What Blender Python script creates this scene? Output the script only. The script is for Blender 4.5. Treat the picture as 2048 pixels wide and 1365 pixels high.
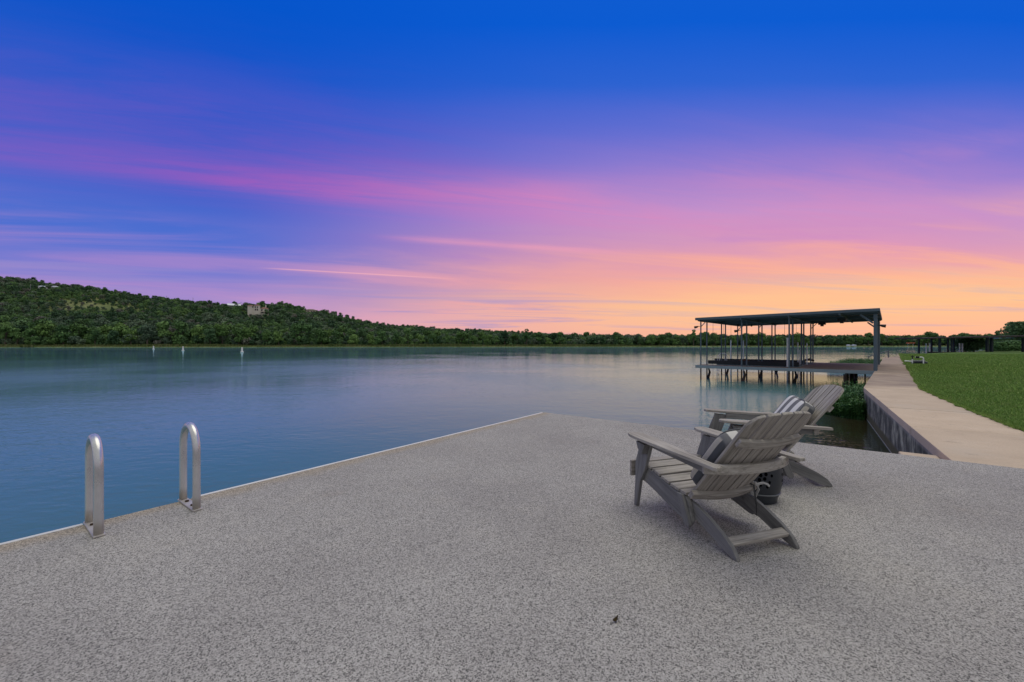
import bpy, bmesh, math, random
import numpy as np
from mathutils import Vector, Matrix
for o in list(bpy.data.objects): bpy.data.objects.remove(o)
SC = bpy.context.scene
COL = SC.collection
random.seed(7)
RNG = np.random.default_rng(11)
R = math.radians

# ---------------------------------------------------------------- camera
F, HORIZ, CX, CAMH, WATER = 820.0, 690.0, 1024.0, 1.2, -0.8
cd = bpy.data.cameras.new('camera'); cam = bpy.data.objects.new('camera', cd); COL.objects.link(cam)
cd.sensor_width = 36; cd.lens = 36 * F / 2048; cd.shift_y = 7.5 / 2048
cd.clip_start = 0.05; cd.clip_end = 6000
cam.location = (0, 0, CAMH); cam.rotation_euler = (R(90), 0, 0)
SC.camera = cam
SC.render.resolution_x, SC.render.resolution_y = 1024, 682

# ---------------------------------------------------------------- node helper
def lin(c):
    out = []
    for v in c[:3]:
        v /= 255.0
        out.append(v / 12.92 if v <= .04045 else ((v + .055) / 1.055) ** 2.4)
    return (*out, 1.0)
class G:
    """small builder for shader node graphs"""
    def __init__(s, tree): s.t = tree; s.n = tree.nodes; s.l = tree.links
    def put(s, sock, v):
        if isinstance(v, bpy.types.NodeSocket): s.l.new(v, sock)
        elif v is not None: sock.default_value = v
    def new(s, typ, **kw):
        nd = s.n.new(typ)
        for k, v in kw.items(): setattr(nd, k, v)
        return nd
    def m(s, op, a, b=None, c=None, clamp=False):
        nd = s.new('ShaderNodeMath', operation=op, use_clamp=clamp)
        s.put(nd.inputs[0], a); s.put(nd.inputs[1], b); s.put(nd.inputs[2], c)
        return nd.outputs[0]
    def add(s, a, b): return s.m('ADD', a, b)
    def sub(s, a, b): return s.m('SUBTRACT', a, b)
    def mul(s, a, b): return s.m('MULTIPLY', a, b)
    def div(s, a, b): return s.m('DIVIDE', a, b)
    def ss(s, x, a, b, lo=0., hi=1.):
        nd = s.new('ShaderNodeMapRange', interpolation_type='SMOOTHSTEP')
        s.put(nd.inputs[0], x); s.put(nd.inputs[1], a); s.put(nd.inputs[2], b); s.put(nd.inputs[3], lo); s.put(nd.inputs[4], hi)
        return nd.outputs[0]
    def gauss(s, x, c, w):
        d = s.div(s.sub(x, c), w)
        return s.m('POWER', 2.71828, s.mul(s.mul(d, d), -1.0))
    def mix(s, f, a, b, blend='MIX'):
        nd = s.new('ShaderNodeMix', data_type='RGBA', blend_type=blend)
        s.put(nd.inputs[0], f); s.put(nd.inputs[6], a); s.put(nd.inputs[7], b)
        return nd.outputs[2]
    def ramp(s, f, stops, mode='LINEAR'):
        nd = s.new('ShaderNodeValToRGB'); cr = nd.color_ramp; cr.interpolation = mode
        while len(cr.elements) < len(stops): cr.elements.new(.5)
        for e, (p, c) in zip(cr.elements, stops):
            e.position = p; e.color = c if len(c) == 4 else (*c, 1)
        s.put(nd.inputs[0], f)
        return nd.outputs[0]
    def xyz(s, x, y, z):
        nd = s.new('ShaderNodeCombineXYZ'); s.put(nd.inputs[0], x); s.put(nd.inputs[1], y); s.put(nd.inputs[2], z)
        return nd.outputs[0]
    def sep(s, v):
        nd = s.new('ShaderNodeSeparateXYZ'); s.put(nd.inputs[0], v); return nd.outputs
    def noise(s, v, scale, detail=3, rough=.5, dist=0., out=0):
        nd = s.new('ShaderNodeTexNoise'); s.put(nd.inputs['Vector'], v)
        nd.inputs['Scale'].default_value = scale; nd.inputs['Detail'].default_value = detail
        nd.inputs['Roughness'].default_value = rough; nd.inputs['Distortion'].default_value = dist
        return nd.outputs[out]
    def voro(s, v, scale, feature='F1', out='Color'):
        nd = s.new('ShaderNodeTexVoronoi', feature=feature); s.put(nd.inputs['Vector'], v)
        nd.inputs['Scale'].default_value = scale
        return nd.outputs[out]
    def scale(s, v, k):
        nd = s.new('ShaderNodeVectorMath', operation='MULTIPLY'); s.put(nd.inputs[0], v); nd.inputs[1].default_value = k
        return nd.outputs[0]
    def coord(s, k='Object'): return s.new('ShaderNodeTexCoord').outputs[k]
    def pos(s): return s.new('ShaderNodeNewGeometry').outputs['Position']
    def attr(s, name, out='Vector'):
        nd = s.new('ShaderNodeAttribute'); nd.attribute_name = name; return nd.outputs[out]
    def bump(s, h, strength, dist, normal=None):
        nd = s.new('ShaderNodeBump'); nd.inputs['Strength'].default_value = strength; nd.inputs['Distance'].default_value = dist
        s.put(nd.inputs['Height'], h)
        if normal is not None: s.put(nd.inputs['Normal'], normal)
        return nd.outputs[0]

# ---------------------------------------------------------------- sky
SUN_EL, SUN_AZ = 74.0, 30.0         # soft after-glow overhead, towards the sunset side
world = bpy.data.worlds.new('World'); SC.world = world; world.use_nodes = True
def build_sky():
    t = world.node_tree; t.nodes.clear(); g = G(t)
    d = g.new('ShaderNodeVectorMath', operation='NORMALIZE'); g.put(d.inputs[0], g.coord('Generated'))
    x, y, z = g.sep(d.outputs[0])
    z = g.m('ABSOLUTE', z)
    rh = g.m('SQRT', g.m('MAXIMUM', g.add(g.mul(x, x), g.mul(y, y)), 1e-5))
    el = g.div(g.m('ARCSINE', g.m('MINIMUM', z, .9999)), math.pi / 2)              # 0..1
    # unit-height cloud plane
    zz = g.add(z, .012)
    X, Y = g.div(x, zz), g.div(y, zz)
    c = g.add(g.mul(X, -.266), g.mul(Y, .964)); s = g.add(g.mul(X, .964), g.mul(Y, .266))
    lc = g.m('LOGARITHM', g.add(g.m('ABSOLUTE', c), .25), math.e)
    # sunset side
    a0 = R(43)
    sd = g.div(g.add(g.mul(x, math.sin(a0)), g.mul(y, math.cos(a0))), rh)
    w = g.ss(sd, .12, 1.08)
    E = lambda a: a / 90.0
    # gentle warp of the bands
    wv = g.xyz(g.mul(s, .35), g.mul(lc, 1.6), 0.)
    n0 = g.sub(g.noise(wv, 1.0, 3, .5), .5)
    elw = g.add(el, g.mul(n0, .05))
    cool = g.ramp(elw, [(E(0), lin((214, 168, 192))), (E(3.5), lin((198, 152, 198))), (E(7.5), lin((122, 124, 207))),
        (E(11), lin((78, 112, 208))), (E(16), lin((66, 98, 202))), (E(22), lin((34, 90, 200))), (E(29), lin((2, 84, 200))),
        (E(42), lin((0, 84, 204))), (E(65), lin((40, 92, 196))), (E(90), lin((70, 104, 196)))])
    # the glow spreads wider towards the sunset side
    fz = g.m('MAXIMUM', g.div(y, rh), .6)
    el2 = g.add(g.div(g.m('ARCTANGENT', g.div(z, g.mul(rh, fz))), math.pi / 2), g.mul(n0, .05))
    warm = g.ramp(el2, [(E(0), lin((246, 174, 150))), (E(3), lin((254, 188, 150))), (E(6), lin((255, 188, 146))), (E(9.0), lin((250, 172, 154))),
        (E(13), lin((222, 156, 182))), (E(17.5), lin((196, 148, 204))), (E(22.5), lin((150, 128, 208))), (E(27.5), lin((100, 112, 210))),
        (E(32.5), lin((44, 100, 210))), (E(38), lin((10, 92, 210))), (E(65), lin((40, 92, 196))), (E(90), lin((70, 104, 196)))])
    col = g.mix(w, cool, warm)
    # long streaks along the cloud direction
    st = g.noise(g.xyz(g.mul(s, .24), g.mul(lc, 3.6), 3.1), 1.0, 6, .58, .7)
    st2 = g.noise(g.xyz(g.mul(s, .17), g.mul(lc, 4.6), 8.4), 1.0, 6, .6, .6)
    st3 = g.noise(g.xyz(g.mul(s, .5), g.mul(c, 1.1), 1.7), 1.0, 4, .55, .5)
    # main pink band
    cw = g.add(c, g.mul(g.sub(g.noise(g.xyz(g.mul(s, .33), g.mul(c, .5), 5.), 1., 4, .5), .5), .95))
    fib = g.noise(g.xyz(g.mul(s, .6), g.mul(c, 4.2), 2.), 1., 6, .66, .7)
    fibm = g.mul(g.ss(fib, .28, .68, .4, 1.15), g.ss(st3, .3, .6, .6, 1.1))
    band = g.mul(g.gauss(cw, 2.76, .36), fibm)
    fadeL = g.ss(s, -2.8, .2, .25, 1.)
    fadeR = g.ss(s, .8, 3.4, 1., .4)
    band = g.mul(g.mul(band, .8), g.mul(fadeL, fadeR))
    pink = g.mix(w, lin((168, 92, 186)), lin((222, 142, 190)))
    col = g.mix(band, col, pink)
    streak = g.mul(g.mul(g.gauss(g.add(c, g.mul(g.sub(fib, .5), .25)), 3.8, .10), g.mul(g.ss(s, -.3, .5), g.ss(s, 1.6, 2.6, 1., 0.))), fibm)
    col = g.mix(g.mul(streak, .65), col, lin((238, 160, 186)))
    patch = g.mul(g.mul(g.gauss(cw, 2.05, .5), g.gauss(s, 2.9, 1.3)), fibm)
    col = g.mix(g.mul(patch, .42), col, lin((226, 142, 186)))
    mauve = g.mul(g.mul(g.gauss(cw, 2.2, .5), g.ss(s, -3., -1.2)), g.ss(s, -.6, 1.2, 1., 0.))
    col = g.mix(g.mul(g.mul(mauve, fibm), .45), col, lin((116, 88, 192)))
    # soft mauve veil above and below the band
    veil = g.mul(g.mul(g.mul(g.ss(st3, .42, .78), g.ss(el, E(8), E(13))), g.ss(el, E(14), E(24), .5, 0.)), g.mul(fibm, g.ss(w, .05, .6, .25, 1.)))
    col = g.mix(veil, col, g.mix(w, lin((120, 100, 200)), lin((196, 140, 200))))
    # low glowing streaks
    low = g.mul(g.ss(el, E(1.5), E(5)), g.ss(el, E(9.5), E(15), 1., 0.))
    lw = g.mul(g.mul(g.mul(g.ss(st, .42, .74), low), .75), g.ss(w, 0., .5, .5, 1.))
    col = g.mix(lw, col, g.mix(w, lin((216, 152, 196)), lin((255, 178, 146))))
    # blue-grey shadowed streaks low down
    gl = g.mul(g.mul(g.ss(st2, .5, .68), g.ss(el, E(.8), E(2.5))), g.ss(el, E(6), E(10), .9, 0.))
    col = g.mix(gl, col, g.mix(w, lin((150, 138, 204)), lin((204, 164, 184))))
    # bright band of the after-glow
    glow = g.mul(g.mul(g.gauss(el, E(5.0), E(2.8)), g.ss(sd, .74, 1.0)), g.ss(st2, .3, .6, .5, 1.))
    col = g.mix(g.mul(glow, .5), col, lin((255, 208, 146)))
    # thin contrail
    c2 = g.add(g.mul(X, -.3506), g.mul(Y, .9365)); s2 = g.add(g.mul(X, .9365), g.mul(Y, .3506))
    tr = g.mul(g.gauss(c2, 5.71, .045), g.mul(g.ss(s2, -1.2, -.7), g.ss(s2, .3, 1.6, 1., 0.)))
    col = g.mix(g.mul(tr, .55), col, lin((255, 186, 190)))
    # pale neutral veil added out of view, overhead and behind, to light the foreground
    hb = g.m('MAXIMUM', g.ss(el, E(40), E(68)), g.mul(g.ss(g.div(y, rh), .5, -.4), g.ss(el, E(2), E(14), .6, 1.)))
    vn = g.noise(g.xyz(X, Y, 0.), .35, 4, .55)
    col = g.mix(g.mul(hb, g.ss(vn, .3, .6, .85, .97)), col, lin((196, 198, 196)))
    sky = g.new('ShaderNodeTexSky', sky_type='NISHITA'); sky.sun_disc = False
    sky.sun_elevation = R(2.0); sky.sun_rotation = R(43)
    bg = g.new('ShaderNodeBackground'); g.put(bg.inputs[0], g.mix(1., col, g.mix(1., sky.outputs[0], (.001, .001, .001, 1), 'MULTIPLY'), 'ADD'))
    bg.inputs[1].default_value = 1.0
    out = g.new('ShaderNodeOutputWorld'); g.l.new(bg.outputs[0], out.inputs[0])
build_sky()

# ---------------------------------------------------------------- sun, exposure
sl = bpy.data.lights.new('sun', 'SUN'); sl.energy = 1.5; sl.angle = R(58); sl.color = (1.0, .94, .74)
sun = bpy.data.objects.new('sun', sl); COL.objects.link(sun)
sv = Vector((math.cos(R(SUN_EL)) * math.sin(R(SUN_AZ)), math.cos(R(SUN_EL)) * math.cos(R(SUN_AZ)), math.sin(R(SUN_EL))))
sun.rotation_euler = sv.to_track_quat('Z', 'Y').to_euler()
SC.view_settings.view_transform = 'Standard'; SC.view_settings.look = 'None'
SC.view_settings.gamma = 1.0; SC.view_settings.exposure = 0.0; SC.view_settings.use_curve_mapping = False
SC.render.engine = 'CYCLES'; SC.cycles.use_denoising = True; SC.cycles.max_bounces = 6
SC.cycles.diffuse_bounces = 3; SC.cycles.glossy_bounces = 3; SC.cycles.transparent_max_bounces = 4
SC.cycles.sample_clamp_indirect = 4.0

# ---------------------------------------------------------------- helpers: pixels to places
def gp(px, py, z=0.0):
    """ground point seen at photo pixel (px,py) on the level z"""
    dep = F * (CAMH - z) / (py - HORIZ)
    return Vector(((px - CX) / F * dep, dep, z))
def at(px, dep, z=0.0): return Vector(((px - CX) / F * dep, dep, z))
def topx(p): return CX + F * p[0] / p[1], HORIZ - F * (p[2] - CAMH) / p[1]

# ---------------------------------------------------------------- helpers: materials
MATS = {}
def mat(name, fn, rough=.8, spec=.3, metal=0.):
    if name in MATS: return MATS[name]
    m = bpy.data.materials.new(name); m.use_nodes = True
    g = G(m.node_tree); b = m.node_tree.nodes['Principled BSDF']
    b.inputs['Roughness'].default_value = rough; b.inputs['Specular IOR Level'].default_value = spec; b.inputs['Metallic'].default_value = metal
    r = fn(g, b)
    if r is not None: g.put(b.inputs['Base Color'], r)
    MATS[name] = m
    return m
def plain(name, c, rough=.7, spec=.3, metal=0., vary=.15, sc=4.):
    def fn(g, b):
        n = g.noise(g.coord('Object'), sc, 4, .6)
        lo = tuple(v * (1 - vary) for v in c) + (1,); hi = tuple(min(1, v * (1 + vary)) for v in c) + (1,)
        return g.mix(n, lo, hi)
    return mat(name, fn, rough, spec, metal)

def m_deck(g, b):
    p = g.pos(); pr = g.xyz(*g.sep(p))
    x, y, z = g.sep(p)
    v1 = g.voro(p, 190, 'F1', 'Color'); v2 = g.voro(p, 400, 'F1', 'Color')
    a = g.sep(v1)[0]; bb = g.sep(v2)[1]
    k = g.add(g.mul(a, .62), g.mul(bb, .38))
    stone = g.ramp(k, [(0., (.05, .049, .048)), (.26, (.115, .111, .107)), (.42, (.325, .312, .292)), (.66, (.40, .384, .36)), (.86, (.47, .452, .425)), (1., (.59, .57, .535))])
    blot = g.noise(p, .55, 5, .6); blot2 = g.noise(p, 2.6, 4, .6)
    col = g.mix(g.ss(blot, .36, .66, 0., .8), stone, g.mix(1., stone, (.80, .79, .80, 1), 'MULTIPLY'))
    col = g.mix(g.ss(blot2, .5, .72, 0., .35), col, g.mix(1., stone, (1.12, 1.10, 1.06, 1), 'MULTIPLY'))
    # sandy strip of bare mortar along the water edge
    dv = g.add(g.mul(g.sub(x, D0.x), VX.x), g.mul(g.sub(y, D0.y), VX.y))
    edge = g.mul(g.ss(g.add(dv, g.mul(g.sub(blot2, .5), .35)), .04, .24, 1., 0.), .75)
    col = g.mix(edge, col, g.mix(1., stone, (1.0, .88, .70, 1), 'MULTIPLY'))
    # a few rusty tannin stains
    stn = g.mul(g.ss(g.noise(p, 1.1, 3, .55), .64, .76), .35)
    col = g.mix(stn, col, g.mix(1., stone, (.86, .74, .62, 1), 'MULTIPLY'))
    g.put(b.inputs['Normal'], g.bump(g.add(k, g.mul(g.noise(p, 30, 2), .4)), .45, .004))
    return col
def m_walk(g, b):
    p = g.pos()
    n = g.noise(p, 1.3, 5, .62); f = g.noise(p, 60, 3, .6)
    ox = g.scale(p, (2.2, .8, 1.)); st = g.noise(ox, .9, 5, .6)
    col = g.ramp(n, [(.25, (.51, .40, .285)), (.55, (.60, .475, .345)), (.8, (.66, .54, .41))])
    col = g.mix(g.ss(f, .35, .7, 0., .35), col, (.34, .28, .22, 1))
    rnd = g.new('ShaderNodeObjectInfo').outputs['Random']
    far = g.ss(g.sep(p)[1], 11.2, 12.2)
    col = g.mix(g.mul(far, g.ss(st, .3, .65, .5, .95)), col, (.235, .18, .145, 1))
    col = g.mix(g.mul(rnd, .3), col, (.30, .25, .20, 1))
    col = g.mix(g.ss(g.noise(p, 3.4, 6, .7), .56, .72, 0., .5), col, (.26, .21, .165, 1))
    col = g.mix(g.ss(g.noise(p, .7, 4, .6), .55, .7, 0., .45), col, (.50, .43, .35, 1))
    g.put(b.inputs['Normal'], g.bump(f, .25, .004))
    return col
def m_seawall(g, b):
    p = g.pos(); x, y, z = g.sep(p)
    al = g.add(g.mul(x, .59), g.mul(y, .807))
    drip = g.add(g.mul(g.noise(g.xyz(g.mul(al, 6.5), g.mul(z, 2.6), 0.), 1., 6, .72, 1.1), .6), g.mul(g.noise(g.xyz(g.mul(al, 2.3), g.mul(z, 1.2), 4.), 1., 4, .6, .5), .4))
    big = g.noise(p, 2.2, 5, .65)
    col = g.ramp(drip, [(.36, (.03, .033, .038)), (.5, (.13, .132, .138)), (.62, (.42, .41, .39))])
    col = g.mix(g.ss(big, .42, .66, 0., .85), col, (.04, .043, .048, 1))
    grn = g.ss(g.add(z, g.mul(g.sub(big, .5), .1)), -.56, -.64)
    col = g.mix(1., col, (1.02, 1.02, .80, 1), 'MULTIPLY')
    col = g.mix(grn, col, g.mix(big, (.055, .055, .025, 1), (.11, .10, .055, 1)))
    wl = g.gauss(g.add(z, g.mul(big, .01)), -.787, .008)  # thin bright highlight along the waterline, painted into the wall colour
    col = g.mix(g.mul(wl, .7), col, (.6, .58, .52, 1))
    top = g.ss(g.add(z, g.mul(drip, .06)), -.17, -.10)
    col = g.mix(g.mul(top, .55), col, (.36, .335, .295, 1))
    g.put(b.inputs['Normal'], g.bump(g.add(drip, big), .5, .02))
    return col
def m_grass_ground(g, b):
    p = g.pos(); n = g.noise(p, .5, 5, .6); f = g.noise(p, 14, 5, .7); f2 = g.noise(g.scale(p, (1., 2.2, 1.)), .9, 4, .6)
    col = g.ramp(n, [(.3, (.075, .125, .03)), (.55, (.10, .155, .04)), (.75, (.13, .175, .055))])
    col = g.mix(g.ss(f, .3, .7, 0., .7), col, (.055, .12, .026, 1))
    col = g.mix(g.ss(f2, .55, .75, 0., .45), col, (.17, .20, .08, 1))
    g.put(b.inputs['Normal'], g.bump(f, .8, .05))
    return col
def m_blade(g, b):
    p = g.pos(); n = g.noise(p, .6, 4, .6); r = g.attr('rnd', 'Fac')
    col = g.ramp(g.add(g.mul(r, .7), g.mul(n, .4)), [(.1, (.145, .27, .055)), (.45, (.185, .31, .068)), (.75, (.22, .33, .085)), (1., (.33, .34, .14))])
    return col
def m_wood(g, b):
    v = g.attr('gr'); p = g.coord('Object')
    gr = g.noise(g.scale(v, (2.2, 55., 55.)), 1., 5, .7, .3); lo = g.noise(v, 3.2, 3, .5); fn_ = g.noise(g.scale(v, (14., 260., 260.)), 1., 2, .5)
    col = g.ramp(gr, [(.28, (.15, .138, .122)), (.46, (.31, .288, .258)), (.64, (.43, .402, .365)), (.85, (.54, .51, .47))])
    col = g.mix(g.ss(lo, .35, .7, 0., .55), col, g.mix(1., col, (.74, .72, .72, 1), 'MULTIPLY'))
    col = g.mix(g.ss(fn_, .55, .8, 0., .5), col, (.10, .092, .085, 1))
    g.put(b.inputs['Normal'], g.bump(g.add(gr, g.mul(fn_, .4)), .5, .0025))
    return col
def m_paintedwood(g, b):
    v = g.attr('gr'); gr = g.noise(g.scale(v, (2.2, 45., 45.)), 1., 5, .7, .3); lo = g.noise(v, 3., 4, .6)
    col = g.ramp(gr, [(.28, (.105, .104, .102)), (.5, (.185, .182, .178)), (.8, (.265, .26, .255))])
    col = g.mix(g.ss(lo, .4, .68, 0., .6), col, g.mix(1., col, (.70, .71, .74, 1), 'MULTIPLY'))
    g.put(b.inputs['Normal'], g.bump(gr, .35, .002))
    return col
def m_cushion(g, b):
    p = g.coord('Object'); x, y, z = g.sep(p)
    ph = g.m('FRACT', g.add(g.div(x, .132), .28))
    st = g.mul(g.ss(ph, .0, .04), g.ss(ph, .5, .54, 1., 0.))
    side = g.ss(g.m('ABSOLUTE', x), .195, .203)
    face = g.mix(st, (.17, .172, .182, 1), (.66, .65, .63, 1))
    sd = g.mix(g.ss(y, .0, .005), (.085, .09, .098, 1), (.44, .41, .36, 1))
    col = g.mix(side, face, sd)
    wv = g.noise(p, 420, 2, .5)
    col = g.mix(g.mul(wv, .3), col, g.mix(1., col, (.6, .6, .6, 1), 'MULTIPLY'))
    g.put(b.inputs['Normal'], g.bump(g.add(wv, g.mul(g.noise(p, 14, 3), 2.)), .35, .004))
    return col
def m_steel(g, b):
    p = g.coord('Object'); x, y, z = g.sep(p)
    n = g.noise(g.scale(p, (9., 9., 3.)), 1.2, 3, .5)
    col = g.ramp(n, [(.3, (.46, .46, .47)), (.6, (.62, .62, .63)), (.85, (.70, .70, .70))])
    lowd = g.ss(g.add(z, g.mul(n, .12)), .19, .10)
    col = g.mix(g.mul(lowd, .45), col, (.40, .34, .26, 1))
    g.put(b.inputs['Roughness'], g.add(g.mul(n, .12), g.add(g.mul(lowd, .25), .22)))
    return col
def m_pier(g, b):        # blue-grey painted steel with rust towards the water
    p = g.coord('Object'); x, y, z = g.sep(p)
    n = g.noise(p, 3.2, 5, .65)
    col = g.mix(n, (.06, .09, .118, 1), (.115, .15, .18, 1))
    ru = g.ss(g.add(z, g.mul(g.sub(n, .5), .25)), -.12, -.3)
    col = g.mix(ru, col, g.mix(n, (.018, .014, .012, 1), (.06, .035, .022, 1)))
    return col
def m_decking(g, b):
    p = g.coord('Object'); n = g.noise(g.scale(p, (1., 9., 1.)), 3., 4, .6)
    return g.ramp(n, [(.3, (.10, .082, .066)), (.55, (.175, .145, .118)), (.8, (.25, .215, .18))])
def leafmat(name, dark, mid, light, dry=None):
    def fn(g, b):
        r = g.new('ShaderNodeObjectInfo').outputs['Random']; lr = g.attr('rnd', 'Fac')
        k = g.add(g.mul(r, .72), g.mul(lr, .32))
        col = g.ramp(k, [(.08, dark), (.5, mid), (.95, light)])
        if dry:
            col = g.mix(g.ss(g.m('FRACT', g.mul(r, 7.31)), .80, .92, 0., .8), col, (*dry, 1))
        g.put(b.inputs['Subsurface Weight'], 0.)
        return col
    return mat(name, fn, .75, .15)
def m_water(g, b):
    pass

# ---------------------------------------------------------------- helpers: meshes
class MB:
    def __init__(s): s.v = []; s.f = []
    def quad_loops(s, loops, close_ends=True, ring=True):
        base = len(s.v); n = len(loops[0])
        for L in loops: s.v.extend([tuple(p) for p in L])
        for i in range(len(loops) - 1):
            for j in range(n if ring else n - 1):
                a = base + i * n + j; b_ = base + i * n + (j + 1) % n
                s.f.append((a, b_, b_ + n, a + n))
        if close_ends:
            s.f.append(tuple(base + j for j in range(n - 1, -1, -1)))
            s.f.append(tuple(base + (len(loops) - 1) * n + j for j in range(n)))
        return s
    def box(s, c, d, m=None):
        c = Vector(c); hx, hy, hz = d[0] / 2, d[1] / 2, d[2] / 2
        lp = []
        for z in (-hz, hz):
            L = [Vector((-hx, -hy, z)), Vector((hx, -hy, z)), Vector((hx, hy, z)), Vector((-hx, hy, z))]
            lp.append([(m @ p if m else p) + c for p in L])
        return s.quad_loops(lp)
    def prism(s, poly, fn):
        """poly: 2d outline; fn(a,b,k) -> 3d for k=0/1"""
        return s.quad_loops([[fn(a, b_, 0) for a, b_ in poly], [fn(a, b_, 1) for a, b_ in poly]])
    def sweep(s, pts, w, h, up=(0, 0, 1), ws=None, hs=None):
        pts = [Vector(p) for p in pts]; up = Vector(up); lp = []
        for i, p in enumerate(pts):
            t = (pts[min(i + 1, len(pts) - 1)] - pts[max(i - 1, 0)]).normalized()
            sd = t.cross(up).normalized(); u = sd.cross(t).normalized()
            a = (ws[i] if ws else w) / 2; c = (hs[i] if hs else h) / 2
            lp.append([p - sd * a - u * c, p + sd * a - u * c, p + sd * a + u * c, p - sd * a + u * c])
        return s.quad_loops(lp)
    def tube(s, pts, r, n=10, rs=None, cap=True):
        pts = [Vector(p) for p in pts]; lp = []; prev = None
        for i, p in enumerate(pts):
            t = (pts[min(i + 1, len(pts) - 1)] - pts[max(i - 1, 0)]).normalized()
            if prev is None:
                a = Vector((1, 0, 0)) if abs(t.x) < .8 else Vector((0, 1, 0))
                e = (a - t * a.dot(t)).normalized()
            else: e = (prev - t * prev.dot(t)).normalized()
            prev = e; f = t.cross(e); rr = rs[i] if rs else r
            lp.append([p + (e * math.cos(k * 2 * math.pi / n) + f * math.sin(k * 2 * math.pi / n)) * rr for k in range(n)])
        return s.quad_loops(lp, cap)
    def lathe(s, prof, c=(0, 0, 0), n=32):
        c = Vector(c)
        return s.quad_loops([[c + Vector((r * math.cos(k * 2 * math.pi / n), r * math.sin(k * 2 * math.pi / n), z)) for k in range(n)] for r, z in prof])
    def build(s, name, m, parent=None, bevel=0., smooth=False, grain=None, loc=None):
        me = bpy.data.meshes.new(name); me.from_pydata([tuple(p) for p in s.v], [], s.f); me.validate()
        bm = bmesh.new(); bm.from_mesh(me); bmesh.ops.recalc_face_normals(bm, faces=bm.faces); bm.to_mesh(me); bm.free()
        if grain is not None:
            d = Vector(grain).normalized(); a = Vector((0, 0, 1)) if abs(d.z) < .8 else Vector((1, 0, 0))
            o1 = d.cross(a).normalized(); o2 = d.cross(o1)
            M = np.array([d, o1, o2]); co = np.array([v.co[:] for v in me.vertices]) @ M.T + RNG.uniform(0, 20, 3)
            at_ = me.attributes.new('gr', 'FLOAT_VECTOR', 'POINT'); at_.data.foreach_set('vector', co.astype(np.float32).ravel())
        me.materials.append(m)
        o = bpy.data.objects.new(name, me); COL.objects.link(o)
        if parent: o.parent = parent
        if loc: o.location = loc
        if bevel:
            bv = o.modifiers.new('bevel', 'BEVEL'); bv.width = bevel; bv.segments = 2; bv.limit_method = 'ANGLE'; bv.angle_limit = R(40)
        if smooth:
            me.polygons.foreach_set('use_smooth', [True] * len(me.polygons))
        return o
def tag(o, label=None, cat=None, group=None, kind=None):
    if label: o['label'] = label
    if cat: o['category'] = cat
    if group: o['group'] = group
    if kind: o['kind'] = kind
    return o
def empty(name, loc=(0, 0, 0), rz=0.):
    o = bpy.data.objects.new(name, None); COL.objects.link(o); o.location = loc; o.rotation_euler = (0, 0, rz); o.empty_display_size = .2
    return o
def npmesh(name, verts, faces, m, rnd=None, parent=None, link=True):
    """verts (N,3), faces (M,k) numpy -> object; rnd per-face value stored on corners"""
    me = bpy.data.meshes.new(name); k = faces.shape[1]
    me.vertices.add(len(verts)); me.vertices.foreach_set('co', np.asarray(verts, np.float32).ravel())
    me.loops.add(faces.size); me.loops.foreach_set('vertex_index', faces.astype(np.int32).ravel())
    me.polygons.add(len(faces)); me.polygons.foreach_set('loop_start', np.arange(0, faces.size, k, dtype=np.int32))
    if rnd is not None:
        a = me.attributes.new('rnd', 'FLOAT', 'FACE'); a.data.foreach_set('value', np.asarray(rnd, np.float32))
    me.update(calc_edges=True); me.materials.append(m)
    o = bpy.data.objects.new(name, me)
    if link: COL.objects.link(o)
    if parent: o.parent = parent
    return o
def fbm(x, y, seed=0):
    """cheap smooth pseudo noise, about -1..1"""
    r = np.random.default_rng(seed); v = 0.
    for k in range(6):
        a, b_, p = r.uniform(-1, 1), r.uniform(-1, 1), r.uniform(0, 6.28); f = 1.6 ** k
        v = v + np.sin(f * (a * x + b_ * y) + p) / (1.35 ** k)
    return v / 3.

# ================================================================ THE SETTING
D0 = Vector((.569, 7.289, 0)); UX = Vector((.602, .798, 0)).normalized(); VX = Vector((UX.y, -UX.x, 0))
def dk(u, v, z=0.): return D0 + UX * u + VX * v + Vector((0, 0, z))

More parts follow.
